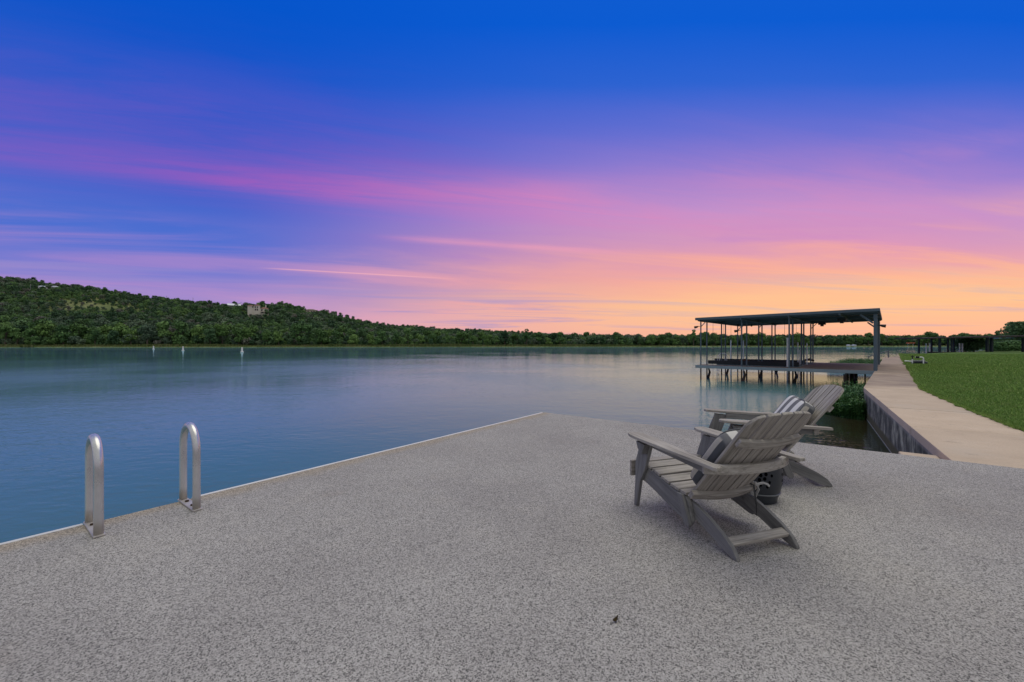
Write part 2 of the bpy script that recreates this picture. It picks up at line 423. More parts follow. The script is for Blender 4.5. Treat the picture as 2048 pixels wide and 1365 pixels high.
# ---- water
def make_water():
    m = bpy.data.materials.new('lake_water'); m.use_nodes = True; t = m.node_tree; t.nodes.clear(); g = G(t)
    p = g.pos(); x, y, z = g.sep(p)
    dist = g.m('SQRT', g.add(g.mul(x, x), g.mul(y, y)))
    near = g.ss(dist, 6., 60., 1., .55)
    # ripples, slightly elongated across the breeze
    q = g.scale(p, (1., 1.5, 1.))
    n1 = g.noise(q, .9, 3, .55, .3); n2 = g.noise(g.scale(p, (1., 1.9, 1.)), 3.4, 3, .55, .2); n3 = g.noise(p, .07, 3, .5)
    breeze = g.ss(n3, .38, .66, .45, 1.25)
    h = g.mul(g.mul(g.add(g.mul(n1, .8), g.mul(n2, .52)), breeze), g.ss(dist, 12., 120., 1., .28))
    nrm = g.bump(h, .6, .036)
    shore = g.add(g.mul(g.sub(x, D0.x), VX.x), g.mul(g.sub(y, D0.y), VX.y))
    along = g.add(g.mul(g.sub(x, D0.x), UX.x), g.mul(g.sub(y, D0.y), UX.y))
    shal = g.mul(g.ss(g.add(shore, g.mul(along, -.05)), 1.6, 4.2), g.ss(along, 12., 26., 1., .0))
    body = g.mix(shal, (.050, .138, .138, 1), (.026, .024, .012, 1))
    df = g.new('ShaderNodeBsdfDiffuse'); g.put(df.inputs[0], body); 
    gs = []
    for rg, tint in ((.02, (.66, .93, 1.0, 1)), (.44, (.66, .93, 1.0, 1))):
        gl = g.new('ShaderNodeBsdfGlossy'); gl.inputs['Color'].default_value = tint; gl.inputs['Roughness'].default_value = rg; g.l.new(nrm, gl.inputs['Normal']); gs.append(gl)
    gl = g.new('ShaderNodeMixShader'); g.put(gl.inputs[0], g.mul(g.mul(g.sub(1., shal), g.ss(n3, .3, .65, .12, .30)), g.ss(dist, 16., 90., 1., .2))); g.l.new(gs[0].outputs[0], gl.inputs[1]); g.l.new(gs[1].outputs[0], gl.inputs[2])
    fr = g.new('ShaderNodeFresnel'); fr.inputs[0].default_value = 1.333; g.l.new(nrm, fr.inputs['Normal'])
    fac = g.m('MINIMUM', g.add(g.mul(fr.outputs[0], 1.0), .02), .85)
    mx = g.new('ShaderNodeMixShader'); g.put(mx.inputs[0], fac); g.l.new(df.outputs[0], mx.inputs[1]); g.l.new(gl.outputs[0], mx.inputs[2])
    out = g.new('ShaderNodeOutputMaterial'); g.l.new(mx.outputs[0], out.inputs[0])
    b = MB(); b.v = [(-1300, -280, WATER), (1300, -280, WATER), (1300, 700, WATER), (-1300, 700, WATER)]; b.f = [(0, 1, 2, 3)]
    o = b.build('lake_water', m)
    if o.data.polygons[0].normal.z < 0: o.data.flip_normals()
    tag(o, 'wide calm blue lake rippling past the concrete deck', 'lake', kind='structure')
make_water()

# ---- deck
M_deck = mat('exposed_aggregate', m_deck, .85, .25)
def make_deck():
    b = MB(); b.prism([(0, 0), (0, 15), (-16, 15), (-16, 0)], lambda u, v, k: dk(u, v, 0. if k else -1.6))
    o = b.build('concrete_deck', M_deck, bevel=.012); tag(o, 'grey exposed aggregate concrete deck at the lake edge', 'deck', kind='structure')
    M = plain('edge_metal', (.62, .62, .60), .5, .4, 0., .2)
    for u0, u1 in ((-5.10, -.03), (-15.5, -5.70)):
        s_ = MB(); s_.prism([(u0, -.034), (u1, -.034), (u1, -.0005), (u0, -.0005)], lambda u, v, k: dk(u, v, -.001 if k else -.07))
        s_.build('edge_strip', M, o, .002)
make_deck()

# ---- walkway, seawall
WP0 = Vector((4.557, 4.241, 0)); WK = Vector((9.925, 11.576, 0)); WD1 = (WK - WP0).normalized()
WD2 = Vector((.680, .733, 0)).normalized(); WE = WK + WD2 * 37.5
WD3 = Vector((.80, .60, 0)).normalized(); WF = WE + WD3 * 14
right = lambda d: Vector((d.y, -d.x, 0))
WW = 1.2
def offs(i):
    n1, n2 = right(WD1), right(WD2)
    return [WP0 + n1 * WW, WK + (n1 + n2).normalized() * WW * 1.003, WE + (right(WD2) + right(WD3)).normalized() * WW * 1.01, WF + right(WD3) * WW]
WL = [WP0, WK, WE, WF]; WR = offs(0)
M_walk = mat('tan_concrete', m_walk, .9, .2); M_wall = mat('seawall_concrete', m_seawall, .9, .2)
def make_walk():
    root = empty('walkway', WP0); tag(root, 'tan concrete walkway along the top of the seawall', 'walkway', kind='structure')
    ns = [4, 16, 6]
    for k in range(3):
        for i in range(ns[k]):
            g_ = .009
            L = (WL[k + 1] - WL[k]).length; e = g_ / L
            t0, t1 = i / ns[k] + e, (i + 1) / ns[k] - e
            if k == 0 and i == 0: t0 = .0022
            a, b_, c, d = WL[k].lerp(WL[k + 1], t0), WL[k].lerp(WL[k + 1], t1), WR[k].lerp(WR[k + 1], t1), WR[k].lerp(WR[k + 1], t0)
            if k == 0 and i == 0:
                # the first slab is cut along the deck edge
                d = D0 + VX * ((d - D0).dot(VX) ) + UX * .006; a = D0 + VX * ((a - D0).dot(VX)) + UX * .006
            dz = random.uniform(-.004, .003)
            m_ = MB(); P = [a, b_, c, d]
            m_.quad_loops([[p + Vector((0, 0, -.13)) for p in P], [p + Vector((0, 0, dz - .002)) for p in P]])
            m_.v = [tuple(Vector(p) - WP0) for p in m_.v]
            m_.build('slab', M_walk, root, .008)
    w = MB()
    for k in range(3):
        nr = right((WL[k + 1] - WL[k]).normalized())
    def rail(off):
        return [WP0 + right(WD1) * off - WD1 * .0, WK + (right(WD1) + right(WD2)).normalized() * off, WE + (right(WD2) + right(WD3)).normalized() * off, WF + right(WD3) * off]
    o0, o1 = rail(.006), rail(.35)
    w.quad_loops([[o0[i] + Vector((0, 0, -1.8)), o1[i] + Vector((0, 0, -1.8)), o1[i] + Vector((0, 0, -.132)), o0[i] + Vector((0, 0, -.132))] for i in range(4)])
    o = w.build('seawall', M_wall); tag(o, 'dark stained concrete seawall under the tan walkway', 'wall')
    # little concrete block in the corner between deck and seawall
    blk = MB(); c = WP0 + WD1 * .36 - right(WD1) * .17
    mm = Matrix.Rotation(math.atan2(WD1.y, WD1.x), 3, 'Z')
    blk.box(c + Vector((0, 0, -.58)), (.52, .33, 1.0), mm)
    o = blk.build('corner_block', M_walk, bevel=.015); tag(o, 'small pale concrete block wedged between deck and seawall', 'block')
make_walk()

# ---- lawn (a sheet with a slightly raised, wavy surface)
M_lawn = mat('lawn_turf', m_grass_ground, .95, .1)
LAWN_EDGE = WR + []
shoreL = [gp(1811, 710.5), gp(1836, 708.2), gp(1868, 706.6), gp(1910, 705.2), gp(1975, 703.6), gp(2060, 702.0), gp(2200, 701.2)]
def make_lawn():
    bm = bmesh.new()
    p0 = WR[0] - UX * 20 ; 
    out = [dk(.012, 6.245)] + [WR[0].lerp(WR[1], t) for t in np.linspace(.03, 1, 10)] + [WR[1].lerp(WR[2], t) for t in np.linspace(.05, 1, 14)] + shoreL + [Vector((230, 75, 0)), Vector((230, -60, 0)), Vector((20, -60, 0)), dk(-16, 15.02), dk(.012, 15.02)]
    vs = [bm.verts.new((p.x, p.y, .012)) for p in out]
    lo = [bm.verts.new((p.x, p.y, -1.6)) for p in out]
    bm.faces.new(vs)
    for i in range(len(vs)):
        j = (i + 1) % len(vs); bm.faces.new((vs[i], lo[i], lo[j], vs[j]))
    bmesh.ops.recalc_face_normals(bm, faces=bm.faces)
    bmesh.ops.triangulate(bm, faces=[f for f in bm.faces if len(f.verts) > 4])
    me = bpy.data.meshes.new('lawn'); bm.to_mesh(me); bm.free(); me.materials.append(M_lawn)
    o = bpy.data.objects.new('lawn', me); COL.objects.link(o); tag(o, 'mown green lawn beside the walkway', 'lawn', kind='structure')
make_lawn()
def make_lawn_grass():
    # blades near the walkway, thinning out with distance
    N = 430000
    dirs = [(WR[0], WR[1]), (WR[1], WR[2])]
    dep = 4.8 * np.power(60 / 4.8, RNG.uniform(0, 1, N)); px = 1795 + 1300 * RNG.uniform(0, 1, N) ** 1.9
    X = (px - CX) / F * dep; Y = dep
    def side(a, b_): return (b_.x - a.x) * (Y - a.y) - (b_.y - a.y) * (X - a.x)    # <0: to the right
    r1, r2 = side(WR[0], WR[1]), side(WR[1], WR[2])
    uu = (X - D0.x) * UX.x + (Y - D0.y) * UX.y
    jit = RNG.uniform(-.06, .035, N) + .06 * fbm(X * 3, Y * 3, 3)
    L1, L2 = (WR[1] - WR[0]).length, (WR[2] - WR[1]).length
    ok = (uu > .02) & ((r1 / L1 < jit) | (Y > WR[1].y)) & ((r2 / L2 < jit)) & (Y < 52)
    X, Y = X[ok], Y[ok]; n = len(X); dist = np.hypot(X, Y)
    edge = np.minimum(np.abs(r1[ok] / L1), np.abs(r2[ok] / L2)) < .12
    h = RNG.uniform(.022, .05, n) * (1 + .5 * edge) * (1 + .3 * fbm(X, Y, 8)) * np.clip(dist / 12, 1, 2.2)
    wd = RNG.uniform(.004, .008, n) * np.clip(dist / 7, 1, 6)
    a = RNG.uniform(0, 6.283, n); tl = RNG.uniform(0, .9, n) * h; ta = RNG.uniform(0, 6.283, n)
    b0 = np.stack([X - np.cos(a) * wd, Y - np.sin(a) * wd, np.full(n, .01)], 1); b1 = np.stack([X + np.cos(a) * wd, Y + np.sin(a) * wd, np.full(n, .01)], 1)
    tp = np.stack([X + np.cos(ta) * tl, Y + np.sin(ta) * tl, .01 + h], 1)
    V = np.stack([b0, b1, tp], 1).reshape(-1, 3); Fc = np.arange(3 * n).reshape(-1, 3)
    o = npmesh('lawn_grass', V, Fc, mat('grass_blades', m_blade, .8, .15), RNG.uniform(0, 1, n))
    tag(o, 'short mown grass blades covering the lawn', 'grass', kind='stuff')
make_lawn_grass()
def grass_fringe():
    P = []; 
    for a, b_, n in ((WR[0], WR[1], 9000), (WR[1], WR[2], 9000)):
        t = RNG.uniform(0, 1, n) ** (1.6 if a is WR[1] else 1.0); d = (b_ - a); nr = right(d.normalized())
        cl = .09 * fbm(t * d.length * 2.2, t * 3, 17) + .05 * fbm(t * d.length * 7, t * 5, 18)
        off = RNG.uniform(-.04, .10, n) - np.maximum(cl, -.04) * 1.0
        P.append(np.stack([a.x + d.x * t + nr.x * off, a.y + d.y * t + nr.y * off, -nr.x + 0 * t, -nr.y + 0 * t], 1))
    P = np.concatenate(P); n = len(P); h = RNG.uniform(.03, .085, n); dist = np.hypot(P[:, 0], P[:, 1]); wd = RNG.uniform(.003, .006, n) * np.clip(dist / 7, 1, 4)
    a = RNG.uniform(0, 6.283, n); ln = RNG.uniform(-.3, 1.1, n) * h
    b0 = np.stack([P[:, 0] - np.cos(a) * wd, P[:, 1] - np.sin(a) * wd, np.full(n, .0)], 1); b1 = np.stack([P[:, 0] + np.cos(a) * wd, P[:, 1] + np.sin(a) * wd, np.full(n, .0)], 1)
    tp = np.stack([P[:, 0] + P[:, 2] * ln + RNG.normal(0, .012, n), P[:, 1] + P[:, 3] * ln + RNG.normal(0, .012, n), h * .8], 1)
    V = np.stack([b0, b1, tp], 1).reshape(-1, 3)
    o = npmesh('edge_grass', V, np.arange(3 * n).reshape(-1, 3), MATS['grass_blades'], RNG.uniform(0, 1, n)); tag(o, 'longer grass creeping over the walkway edge', 'grass', kind='stuff')
grass_fringe()

# ================================================================ FAR SHORE
SKYL = [(-700, 540), (-250, 545), (0, 556), (60, 560), (150, 573), (230, 580), (300, 592), (400, 601), (440, 606), (520, 605), (560, 602), (600, 611), (650, 623), (700, 633), (760, 645), (850, 652), (950, 659), (1080, 665), (1160, 676), (1300, 680), (1700, 680), (2048, 680), (2900, 680)]
SX = np.array([a for a, _ in SKYL], float); SY = np.array([b for _, b in SKYL], float)
def Ys(px): return np.interp(px, [-700, 0, 500, 1000, 1300, 1700, 2900], [285, 322, 345, 372, 392, 415, 430])
def Yc(px): return np.interp(px, [-700, 0, 400, 700, 1000, 1200, 2900], [600, 620, 590, 600, 680, 620, 620])
def Hc(px): return (HORIZ - np.interp(px, SX, SY)) / F * Yc(px) + CAMH - 7.0
def terr(X, Y):
    X = np.asarray(X, float); Y = np.asarray(Y, float); px = CX + F * X / Y
    t = (Y - Ys(px)) / (Yc(px) - Ys(px)); hc = np.maximum(Hc(px), 2.0)
    s = np.clip((t - .13) / .87, 0, 1.0) ** 1.12
    h = -.25 + np.clip(t / .04, 0, 1) * .5 + hc * s + hc * .035 * fbm(X * .012, Y * .012, 21) * np.clip(s * 4, 0, 1)
    return np.where(t > 1, h - (t - 1) * hc * .5, h) - np.where(t < 0, 1.2, 0) 
def m_hill(g, b):
    p = g.pos(); n = g.noise(p, .02, 5, .65); f = g.noise(p, .25, 4, .65)
    col = g.ramp(n, [(.35, (.085, .11, .042)), (.5, (.14, .17, .062)), (.65, (.21, .22, .10))])
    return g.mix(g.ss(f, .35, .7, 0., .6), col, (.05, .075, .026, 1))
def make_terrain():
    pxs = np.linspace(-460, 2500, 150); ts = np.concatenate([[-.02, 0.], np.linspace(.01, 1.0, 40), [1.06, 1.14]])
    P, T = np.meshgrid(pxs, ts); Y = Ys(P) + T * (Yc(P) - Ys(P)); X = (P - CX) / F * Y
    Z = terr(X, Y); V = np.stack([X, Y, Z], -1).reshape(-1, 3); n = len(pxs)
    Fc = [(i * n + j, i * n + j + 1, (i + 1) * n + j + 1, (i + 1) * n + j) for i in range(len(ts) - 1) for j in range(n - 1)]
    o = npmesh('hillside', V, np.array(Fc), mat('hill_ground', m_hill, .95, .1)); tag(o, 'grassy hillside rising beyond the far shore', 'hill', kind='structure')
    o.data.polygons.foreach_set('use_smooth', [True] * len(o.data.polygons))
make_terrain()

# ---- tree meshes
def crown_np(seed, h, rx, nl, ql, leaf, low=.18, flat=.8):
    """leaf quads spread over uneven lobes; h total height, crown from low*h"""
    r = np.random.default_rng(seed); V = []; Rn = []
    lobes = []
    for i in range(nl):
        t = r.uniform(0, 1) ** .8; z = h * (low + (1 - low) * (.15 + .75 * t))
        rad = rx * (1 - .75 * (t - .3) ** 2 * 1.4) * r.uniform(.15, .72); a = r.uniform(0, 6.283)
        lobes.append((rad * math.cos(a), rad * math.sin(a), z, rx * r.uniform(.28, .46)))
    lobes.append((0, 0, h * .62, rx * .5))
    for (x, y, z, s) in lobes:
        d = r.normal(size=(ql, 3)); d /= np.linalg.norm(d, axis=1)[:, None]
        rr = s * (r.uniform(.55, 1.12, ql) ** .6)
        c = d * rr[:, None] * np.array([1, 1, flat]) + np.array([x, y, z]); c[:, 2] = np.minimum(c[:, 2], h * 1.02)
        nrm = d + r.normal(size=(ql, 3)) * .55 + np.array([0, 0, .3]); nrm /= np.linalg.norm(nrm, axis=1)[:, None]
        u = np.cross(nrm, r.normal(size=(ql, 3))); u /= np.linalg.norm(u, axis=1)[:, None] + 1e-9; v = np.cross(nrm, u)
        sz = leaf * r.uniform(.5, 1.25, ql)[:, None]
        asp = r.uniform(.45, .9, ql)[:, None]
        V.append(np.stack([c - u * sz, c - v * sz * asp, c + u * sz, c + v * sz * asp], 1))
        Rn.append(np.clip(r.uniform(0, 1) * .55 + r.uniform(0, .45, ql), 0, 1))
    V = np.concatenate(V).reshape(-1, 3); return V, np.arange(len(V)).reshape(-1, 4), np.concatenate(Rn)
def trunk_mb(seed, h, r0, rx):
    r = random.Random(seed); b = MB()
    b.tube([(0, 0, -.5), (r.uniform(-.02, .02) * h, r.uniform(-.02, .02) * h, h * .2), (r.uniform(-.04, .04) * h, r.uniform(-.04, .04) * h, h * .6)], r0, 6, [r0 * 1.25, r0, r0 * .45])
    for i in range(4):
        a = r.uniform(0, 6.28); l = rx * r.uniform(.45, .8)
        b.tube([(0, 0, h * (.2 + .05 * i)), (math.cos(a) * l * .5, math.sin(a) * l * .5, h * (.42 + .05 * i)), (math.cos(a) * l, math.sin(a) * l, h * (.55 + .06 * i))], r0 * .4, 5, [r0 * .55, r0 * .35, r0 * .12])
    return b
M_bark = plain('bark', (.11, .09, .072), .9, .1, 0., .35)
LEAF = [leafmat('leaf_bright', (.055, .112, .034), (.100, .182, .050), (.155, .25, .072)),
        leafmat('leaf_mid', (.044, .100, .036), (.088, .168, .054), (.14, .235, .075)),
        leafmat('leaf_dark', (.030, .068, .034), (.064, .124, .054), (.105, .18, .074)),
        leafmat('leaf_grey', (.050, .086, .058), (.108, .158, .098), (.165, .22, .135), (.16, .15, .13))]
PROTO = bpy.data.collections.new('woods_source')
def hill_protos():
    k = 0
    for i in range(8):
        h = 7.; V, Fc, rn = crown_np(300 + i, h, 4.0 * random.uniform(.85, 1.1), 9, 56, .52, .05, .8)
        o = npmesh('crown_source_%02d' % i, V, Fc, LEAF[[3, 3, 2, 2, 3, 1, 2, 1][i]], rn, link=False); PROTO.objects.link(o)
hill_protos()

HOUSES = []      # (px0,px1,py0,py1,depth): keep trees in front of them low
def hidden_by(px, Y, top_py, w):
    for a, b_, y0, y1, dep in HOUSES:
        if Y < dep + 4 and px + w > a and px - w < b_ and top_py < y1 and Y > dep - 130: return True
    return False
def depth_on_hill(px, py):
    for Y in np.arange(float(Ys(px)) + 10, float(Yc(px)) * 1.05, 1.0):
        X = (px - CX) / F * Y
        if HORIZ - F * (float(terr(X, Y)) - CAMH) / Y <= py: return Y
    return float(Yc(px))
H_MAIN = depth_on_hill(516, 633); H_METAL = depth_on_hill(469, 611); H_TAN = depth_on_hill(622, 625); H_PALE = depth_on_hill(545, 611)
HOUSES += [(497, 536, 611, 628, H_MAIN), (458, 481, 603, 610, H_METAL), (613, 633, 616, 623, H_TAN), (535, 554, 602, 608, H_PALE)]

def woods():
    pts = []; sc = []
    N = 30000
    px = RNG.uniform(-260, 1260, N * 2); t = RNG.uniform(.05, 1.06, N * 2)
    Y = Ys(px) + t * (Yc(px) - Ys(px)); X = (px - CX) / F * Y
    # clearings of open grass on the upper left slope
    clear = .8 * fbm(X * .03, Y * .035, 5) + RNG.normal(0, .22, N * 2) + .75 * np.exp(-((px - 190) / 110) ** 2 - ((t - .66) / .14) ** 2) - .35 * (t > .93) - .5 * (t < .3) - .4 * (px > 560)
    zn = np.exp(-((px - 200) / 160) ** 2 - ((t - .7) / .2) ** 2)
    keep = (clear < .42) & (RNG.uniform(0, 1, N * 2) < np.clip(Y / 600, 0, 1) * (1 - .9 * zn))
    px, t, Y, X, zn = px[keep], t[keep], Y[keep], X[keep], zn[keep]
    Z = terr(X, Y); grid = {}
    s0 = .6 + 1.15 * RNG.uniform(0, 1, len(X)) ** 1.3 + .15 * fbm(X * .05, Y * .05, 9)
    for i in range(len(X)):
        s = s0[i] * (1 - .5 * zn[i]) * (1.15 - .25 * t[i]) * (1.0 if px[i] < 700 else .8)
        h = 7 * s; w = 3.7 * s * F / Y[i]; top = HORIZ - F * (Z[i] + h - CAMH) / Y[i]
        if hidden_by(px[i], Y[i], top, w): continue
        key = (int(X[i] // 7), int(Y[i] // 7))
        if any((X[i] - a) ** 2 + (Y[i] - b_) ** 2 < (3.7 * s) ** 2 for dx in (-1, 0, 1) for dy in (-1, 0, 1) for a, b_ in grid.get((key[0] + dx, key[1] + dy), ())): continue
        grid.setdefault(key, []).append((X[i], Y[i])); pts.append((X[i], Y[i], Z[i] - .2)); sc.append(s)
    # flat wood behind the right-hand shore
    for k in range(1500):
        p = random.uniform(1080, 2300); y_ = float(Ys(p)) + random.uniform(38, 95); x_ = (p - CX) / F * y_
        pts.append((x_, y_, float(terr(x_, y_)) - .2)); sc.append(random.uniform(1.0, 1.75))
    n = len(pts)
    me = bpy.data.meshes.new('hillside_woods'); me.vertices.add(n); me.vertices.foreach_set('co', np.array(pts, np.float32).ravel())
    for nm, tp, arr in (('sc', 'FLOAT', np.array(sc, np.float32)), ('rot', 'FLOAT', RNG.uniform(0, 6.28, n).astype(np.float32)), ('pick', 'INT', np.clip((fbm(np.array([q[0] for q in pts]) * .03, np.array([q[1] for q in pts]) * .04, 31) * .9 + 1) * 4 + RNG.integers(-2, 3, n), 0, 7).astype(np.int32))):
        a = me.attributes.new(nm, tp, 'POINT'); a.data.foreach_set('value', arr)
    o = bpy.data.objects.new('hillside_woods', me); COL.objects.link(o)
    ng = bpy.data.node_groups.new('scatter_woods', 'GeometryNodeTree')
    ng.interface.new_socket('Geometry', in_out='INPUT', socket_type='NodeSocketGeometry'); ng.interface.new_socket('Geometry', in_out='OUTPUT', socket_type='NodeSocketGeometry')
    nd = ng.nodes; L = ng.links
    gi, go = nd.new('NodeGroupInput'), nd.new('NodeGroupOutput'); iop = nd.new('GeometryNodeInstanceOnPoints'); ci = nd.new('GeometryNodeCollectionInfo')
    ci.inputs['Collection'].default_value = PROTO; ci.inputs['Separate Children'].default_value = True; ci.inputs['Reset Children'].default_value = True
    def na(name, tp):
        q = nd.new('GeometryNodeInputNamedAttribute'); q.data_type = tp; q.inputs['Name'].default_value = name; return q.outputs['Attribute']
    L.new(gi.outputs[0], iop.inputs['Points']); L.new(ci.outputs[0], iop.inputs['Instance']); iop.inputs['Pick Instance'].default_value = True
    L.new(na('pick', 'INT'), iop.inputs['Instance Index'])
    cb = nd.new('ShaderNodeCombineXYZ'); L.new(na('rot', 'FLOAT'), cb.inputs[2]); L.new(cb.outputs[0], iop.inputs['Rotation'])
    cs = nd.new('ShaderNodeCombineXYZ'); q = na('sc', 'FLOAT')
    for k in range(3): L.new(q, cs.inputs[k])
    L.new(cs.outputs[0], iop.inputs['Scale']); L.new(iop.outputs[0], go.inputs[0])
    md = o.modifiers.new('scatter', 'NODES'); md.node_group = ng
    tag(o, 'scrubby oak and juniper wood covering the far hillside', 'woods', kind='stuff')
    print('woods', n)
woods()

def shoreline_trees():
    kinds = []
    spec = [('broad bright green tree in the row along the far shore', 0, 5.6, 15, .10), ('rounded mid green tree in the row along the far shore', 1, 5.0, 14, .08),
            ('dense dark green tree in the row along the far shore', 2, 5.4, 15, .08), ('tall mid green tree in the row along the far shore', 1, 4.2, 16, .14),
            ('low spreading bright green tree in the row along the far shore', 0, 5.6, 11, .04), ('greyish green thin tree in the row along the far shore', 3, 4.2, 13, .12)]
    spec = [(a.split(' in the row')[0],) + tuple(r_) for a, *r_ in spec]
    for i, (lb, lm, rx, h, low) in enumerate(spec):
        V, Fc, rn = crown_np(40 + i, h, rx, 15, 90, .62, low, .85)
        t = empty('shore_tree'); tag(t, lb + ' on the far shore', 'tree', 'trees lining the far shore')
        npmesh('crown', V, Fc, LEAF[lm], rn, t); trunk_mb(60 + i, h, .32, rx).build('trunk', M_bark, t)
        kinds.append(t)
    used = set(); n = 0
    def where(p):
        for lim, txt in ((130, 'below the white crest houses'), (330, 'below the open hill slope'), (440, 'below the thin ridge poles'), (600, 'below the stone villa'), (760, 'under the falling ridge'), (1080, 'where the hill runs out'), (1385, 'between hill and boat dock'), (1580, 'behind the boat dock slips'), (1770, 'behind the boat dock gangway'), (9999, 'behind the walkway and lawn')):
            if p < lim: return txt
    def put(k, loc, s, rz, row=0):
        nonlocal n
        src = kinds[k]
        if k in used:
            r = src.copy(); COL.objects.link(r)
            for ch in [c for c in src.children]:
                c = ch.copy(); COL.objects.link(c); c.parent = r
        else: r = src; used.add(k)
        r['label'] = spec[k][0] + (', front row of the far shore, ', ', second row of the far shore, ', ', back row of the far shore, ', ', at the water edge, ')[row] + where(CX + F * loc[0] / loc[1])
        r.location = loc; r.scale = (s * random.uniform(.92, 1.12), s * random.uniform(.92, 1.12), s); r.rotation_euler = (0, 0, rz); n += 1
    for row, (off, step) in enumerate(((15, 24.), (30, 25.), (46, 27.))):
        p = -70.
        while p < 2120:
            y = float(Ys(p)) + off + random.uniform(-5, 6); x = (p - CX) / F * y
            s = float(np.interp(p, [0, 500, 800, 1100, 1400, 2100], [1.45, 1.3, 1.05, .9, .88, .90])) * random.uniform(.62, 1.2)
            w = [.34, .22, .16, .1, .1, .08] if p < 1000 else [.12, .34, .28, .16, .06, .04]
            k = random.choices(range(6), w)[0]
            if row == 0 and random.random() < .16: k = 4
            if not (870 < p < 892 and row == 0) and not hidden_by(p, y, 640, 4): put(k, (x, y, float(terr(x, y)) - .1), s, random.uniform(0, 6.28), row)
            p += step * random.uniform(.72, 1.28) * float(np.interp(p, [0, 600, 1000], [1.3, 1.2, .9]))
    # two trees standing forward at the very water edge
    for p, s, k in ((70, .62, 1), (862, .52, 2)):
        y = float(Ys(p)) + 3; put(k, ((p - CX) / F * y, y, -.5), s, 1., 3)
    print('shore trees', n)
shoreline_trees()

def m_reed(g, b):
    p = g.pos(); r = g.attr('rnd', 'Fac'); n = g.noise(p, .05, 4, .6)
    return g.ramp(g.add(g.mul(r, .5), g.mul(n, .6)), [(.2, (.05, .085, .024)), (.5, (.10, .13, .042)), (.7, (.155, .16, .065)), (.9, (.20, .17, .10))])
def shore_reeds():
    N = 26000; px = RNG.uniform(-120, 2150, N)
    px = px[(px < 1330) | (RNG.uniform(0, 1, N) < .35)]; N = len(px)
    Y = Ys(px) + RNG.uniform(-1.2, 7, N); X = (px - CX) / F * Y
    h = RNG.uniform(1.0, 2.5, N) * (1 + .35 * fbm(X * .05, X * .02, 2)) * np.interp(px, [0, 600, 1100, 1400, 2100], [1.05, 1.0, 1.15, .6, .6]); w = RNG.uniform(.15, .4, N); a = RNG.uniform(-.9, .9, N)
    z = np.full(N, WATER - .1); dx = np.cos(a) * w; dy = np.sin(a) * w; lx = RNG.normal(0, .35, N)
    V = np.stack([np.stack([X - dx, Y - dy, z], 1), np.stack([X + dx, Y + dy, z], 1), np.stack([X + dx * .6 + lx, Y + dy * .6, z + h], 1), np.stack([X - dx * .6 + lx, Y - dy * .6, z + h * .93], 1)], 1).reshape(-1, 3)
    o = npmesh('shore_reeds', V, np.arange(4 * N).reshape(-1, 4), mat('reeds', m_reed, .85, .1), RNG.uniform(0, 1, N)); tag(o, 'pale green reeds fringing the far waterline', 'reeds', kind='stuff')
shore_reeds()

# ---- houses on the hill
M_stone = plain('pale_stone', (.60, .55, .48), .9, .2, 0., .2, .4); M_tile = plain('red_tile', (.22, .12, .09), .85, .2, 0., .25, .6)
M_dark = plain('dark_opening', (.012, .013, .015), .3, .5, 0., .1); M_white = plain('white_paint', (.72, .72, .72), .5, .4, 0., .06, .8)
M_galv = plain('galvanised_roof', (.52, .55, .60), .45, .5, .3, .1, .5)
def house_base(name, px, dep):
    z = float(terr((px - CX) / F * dep, dep)); p = at(px, dep, z)
    return empty(name, p, -math.atan2(p.x, p.y))
def wallbox(root, x0, x1, y0, y1, z0, z1, m, wins=(), sub=None):
    b = MB(); b.box(((x0 + x1) / 2, (y0 + y1) / 2, (z0 + z1) / 2), (x1 - x0, y1 - y0, z1 - z0)); w_ = b.build('wall', m, root)
    for (a, c, zz, ww, hh) in [(a, y0, zz, ww, hh) for a, zz, ww, hh in wins]:
        f = MB(); ww *= 1.35; hh *= 1.15; f.box((a, c - .05, zz), (ww + .3, .16, hh + .3)); fo = f.build('window', M_stone, w_)
        q = MB(); q.box((a, c - .10, zz), (ww, .14, hh)); q.build('pane', M_dark, w_)
    return w_
def hip(root, x0, x1, y0, y1, z, rise, m, name='roof', eave=.5):
    x0 -= eave; x1 += eave; y0 -= eave; y1 += eave; i = min(x1 - x0, y1 - y0) * .42
    b = MB(); b.quad_loops([[(x0, y0, z), (x1, y0, z), (x1, y1, z), (x0, y1, z)], [(x0, y0, z + .25), (x1, y0, z + .25), (x1, y1, z + .25), (x0, y1, z + .25)], [(x0 + i, y0 + i, z + rise), (x1 - i, y0 + i, z + rise), (x1 - i, y1 - i, z + rise), (x0 + i, y1 - i, z + rise)]])
    return b.build(name, m, root)
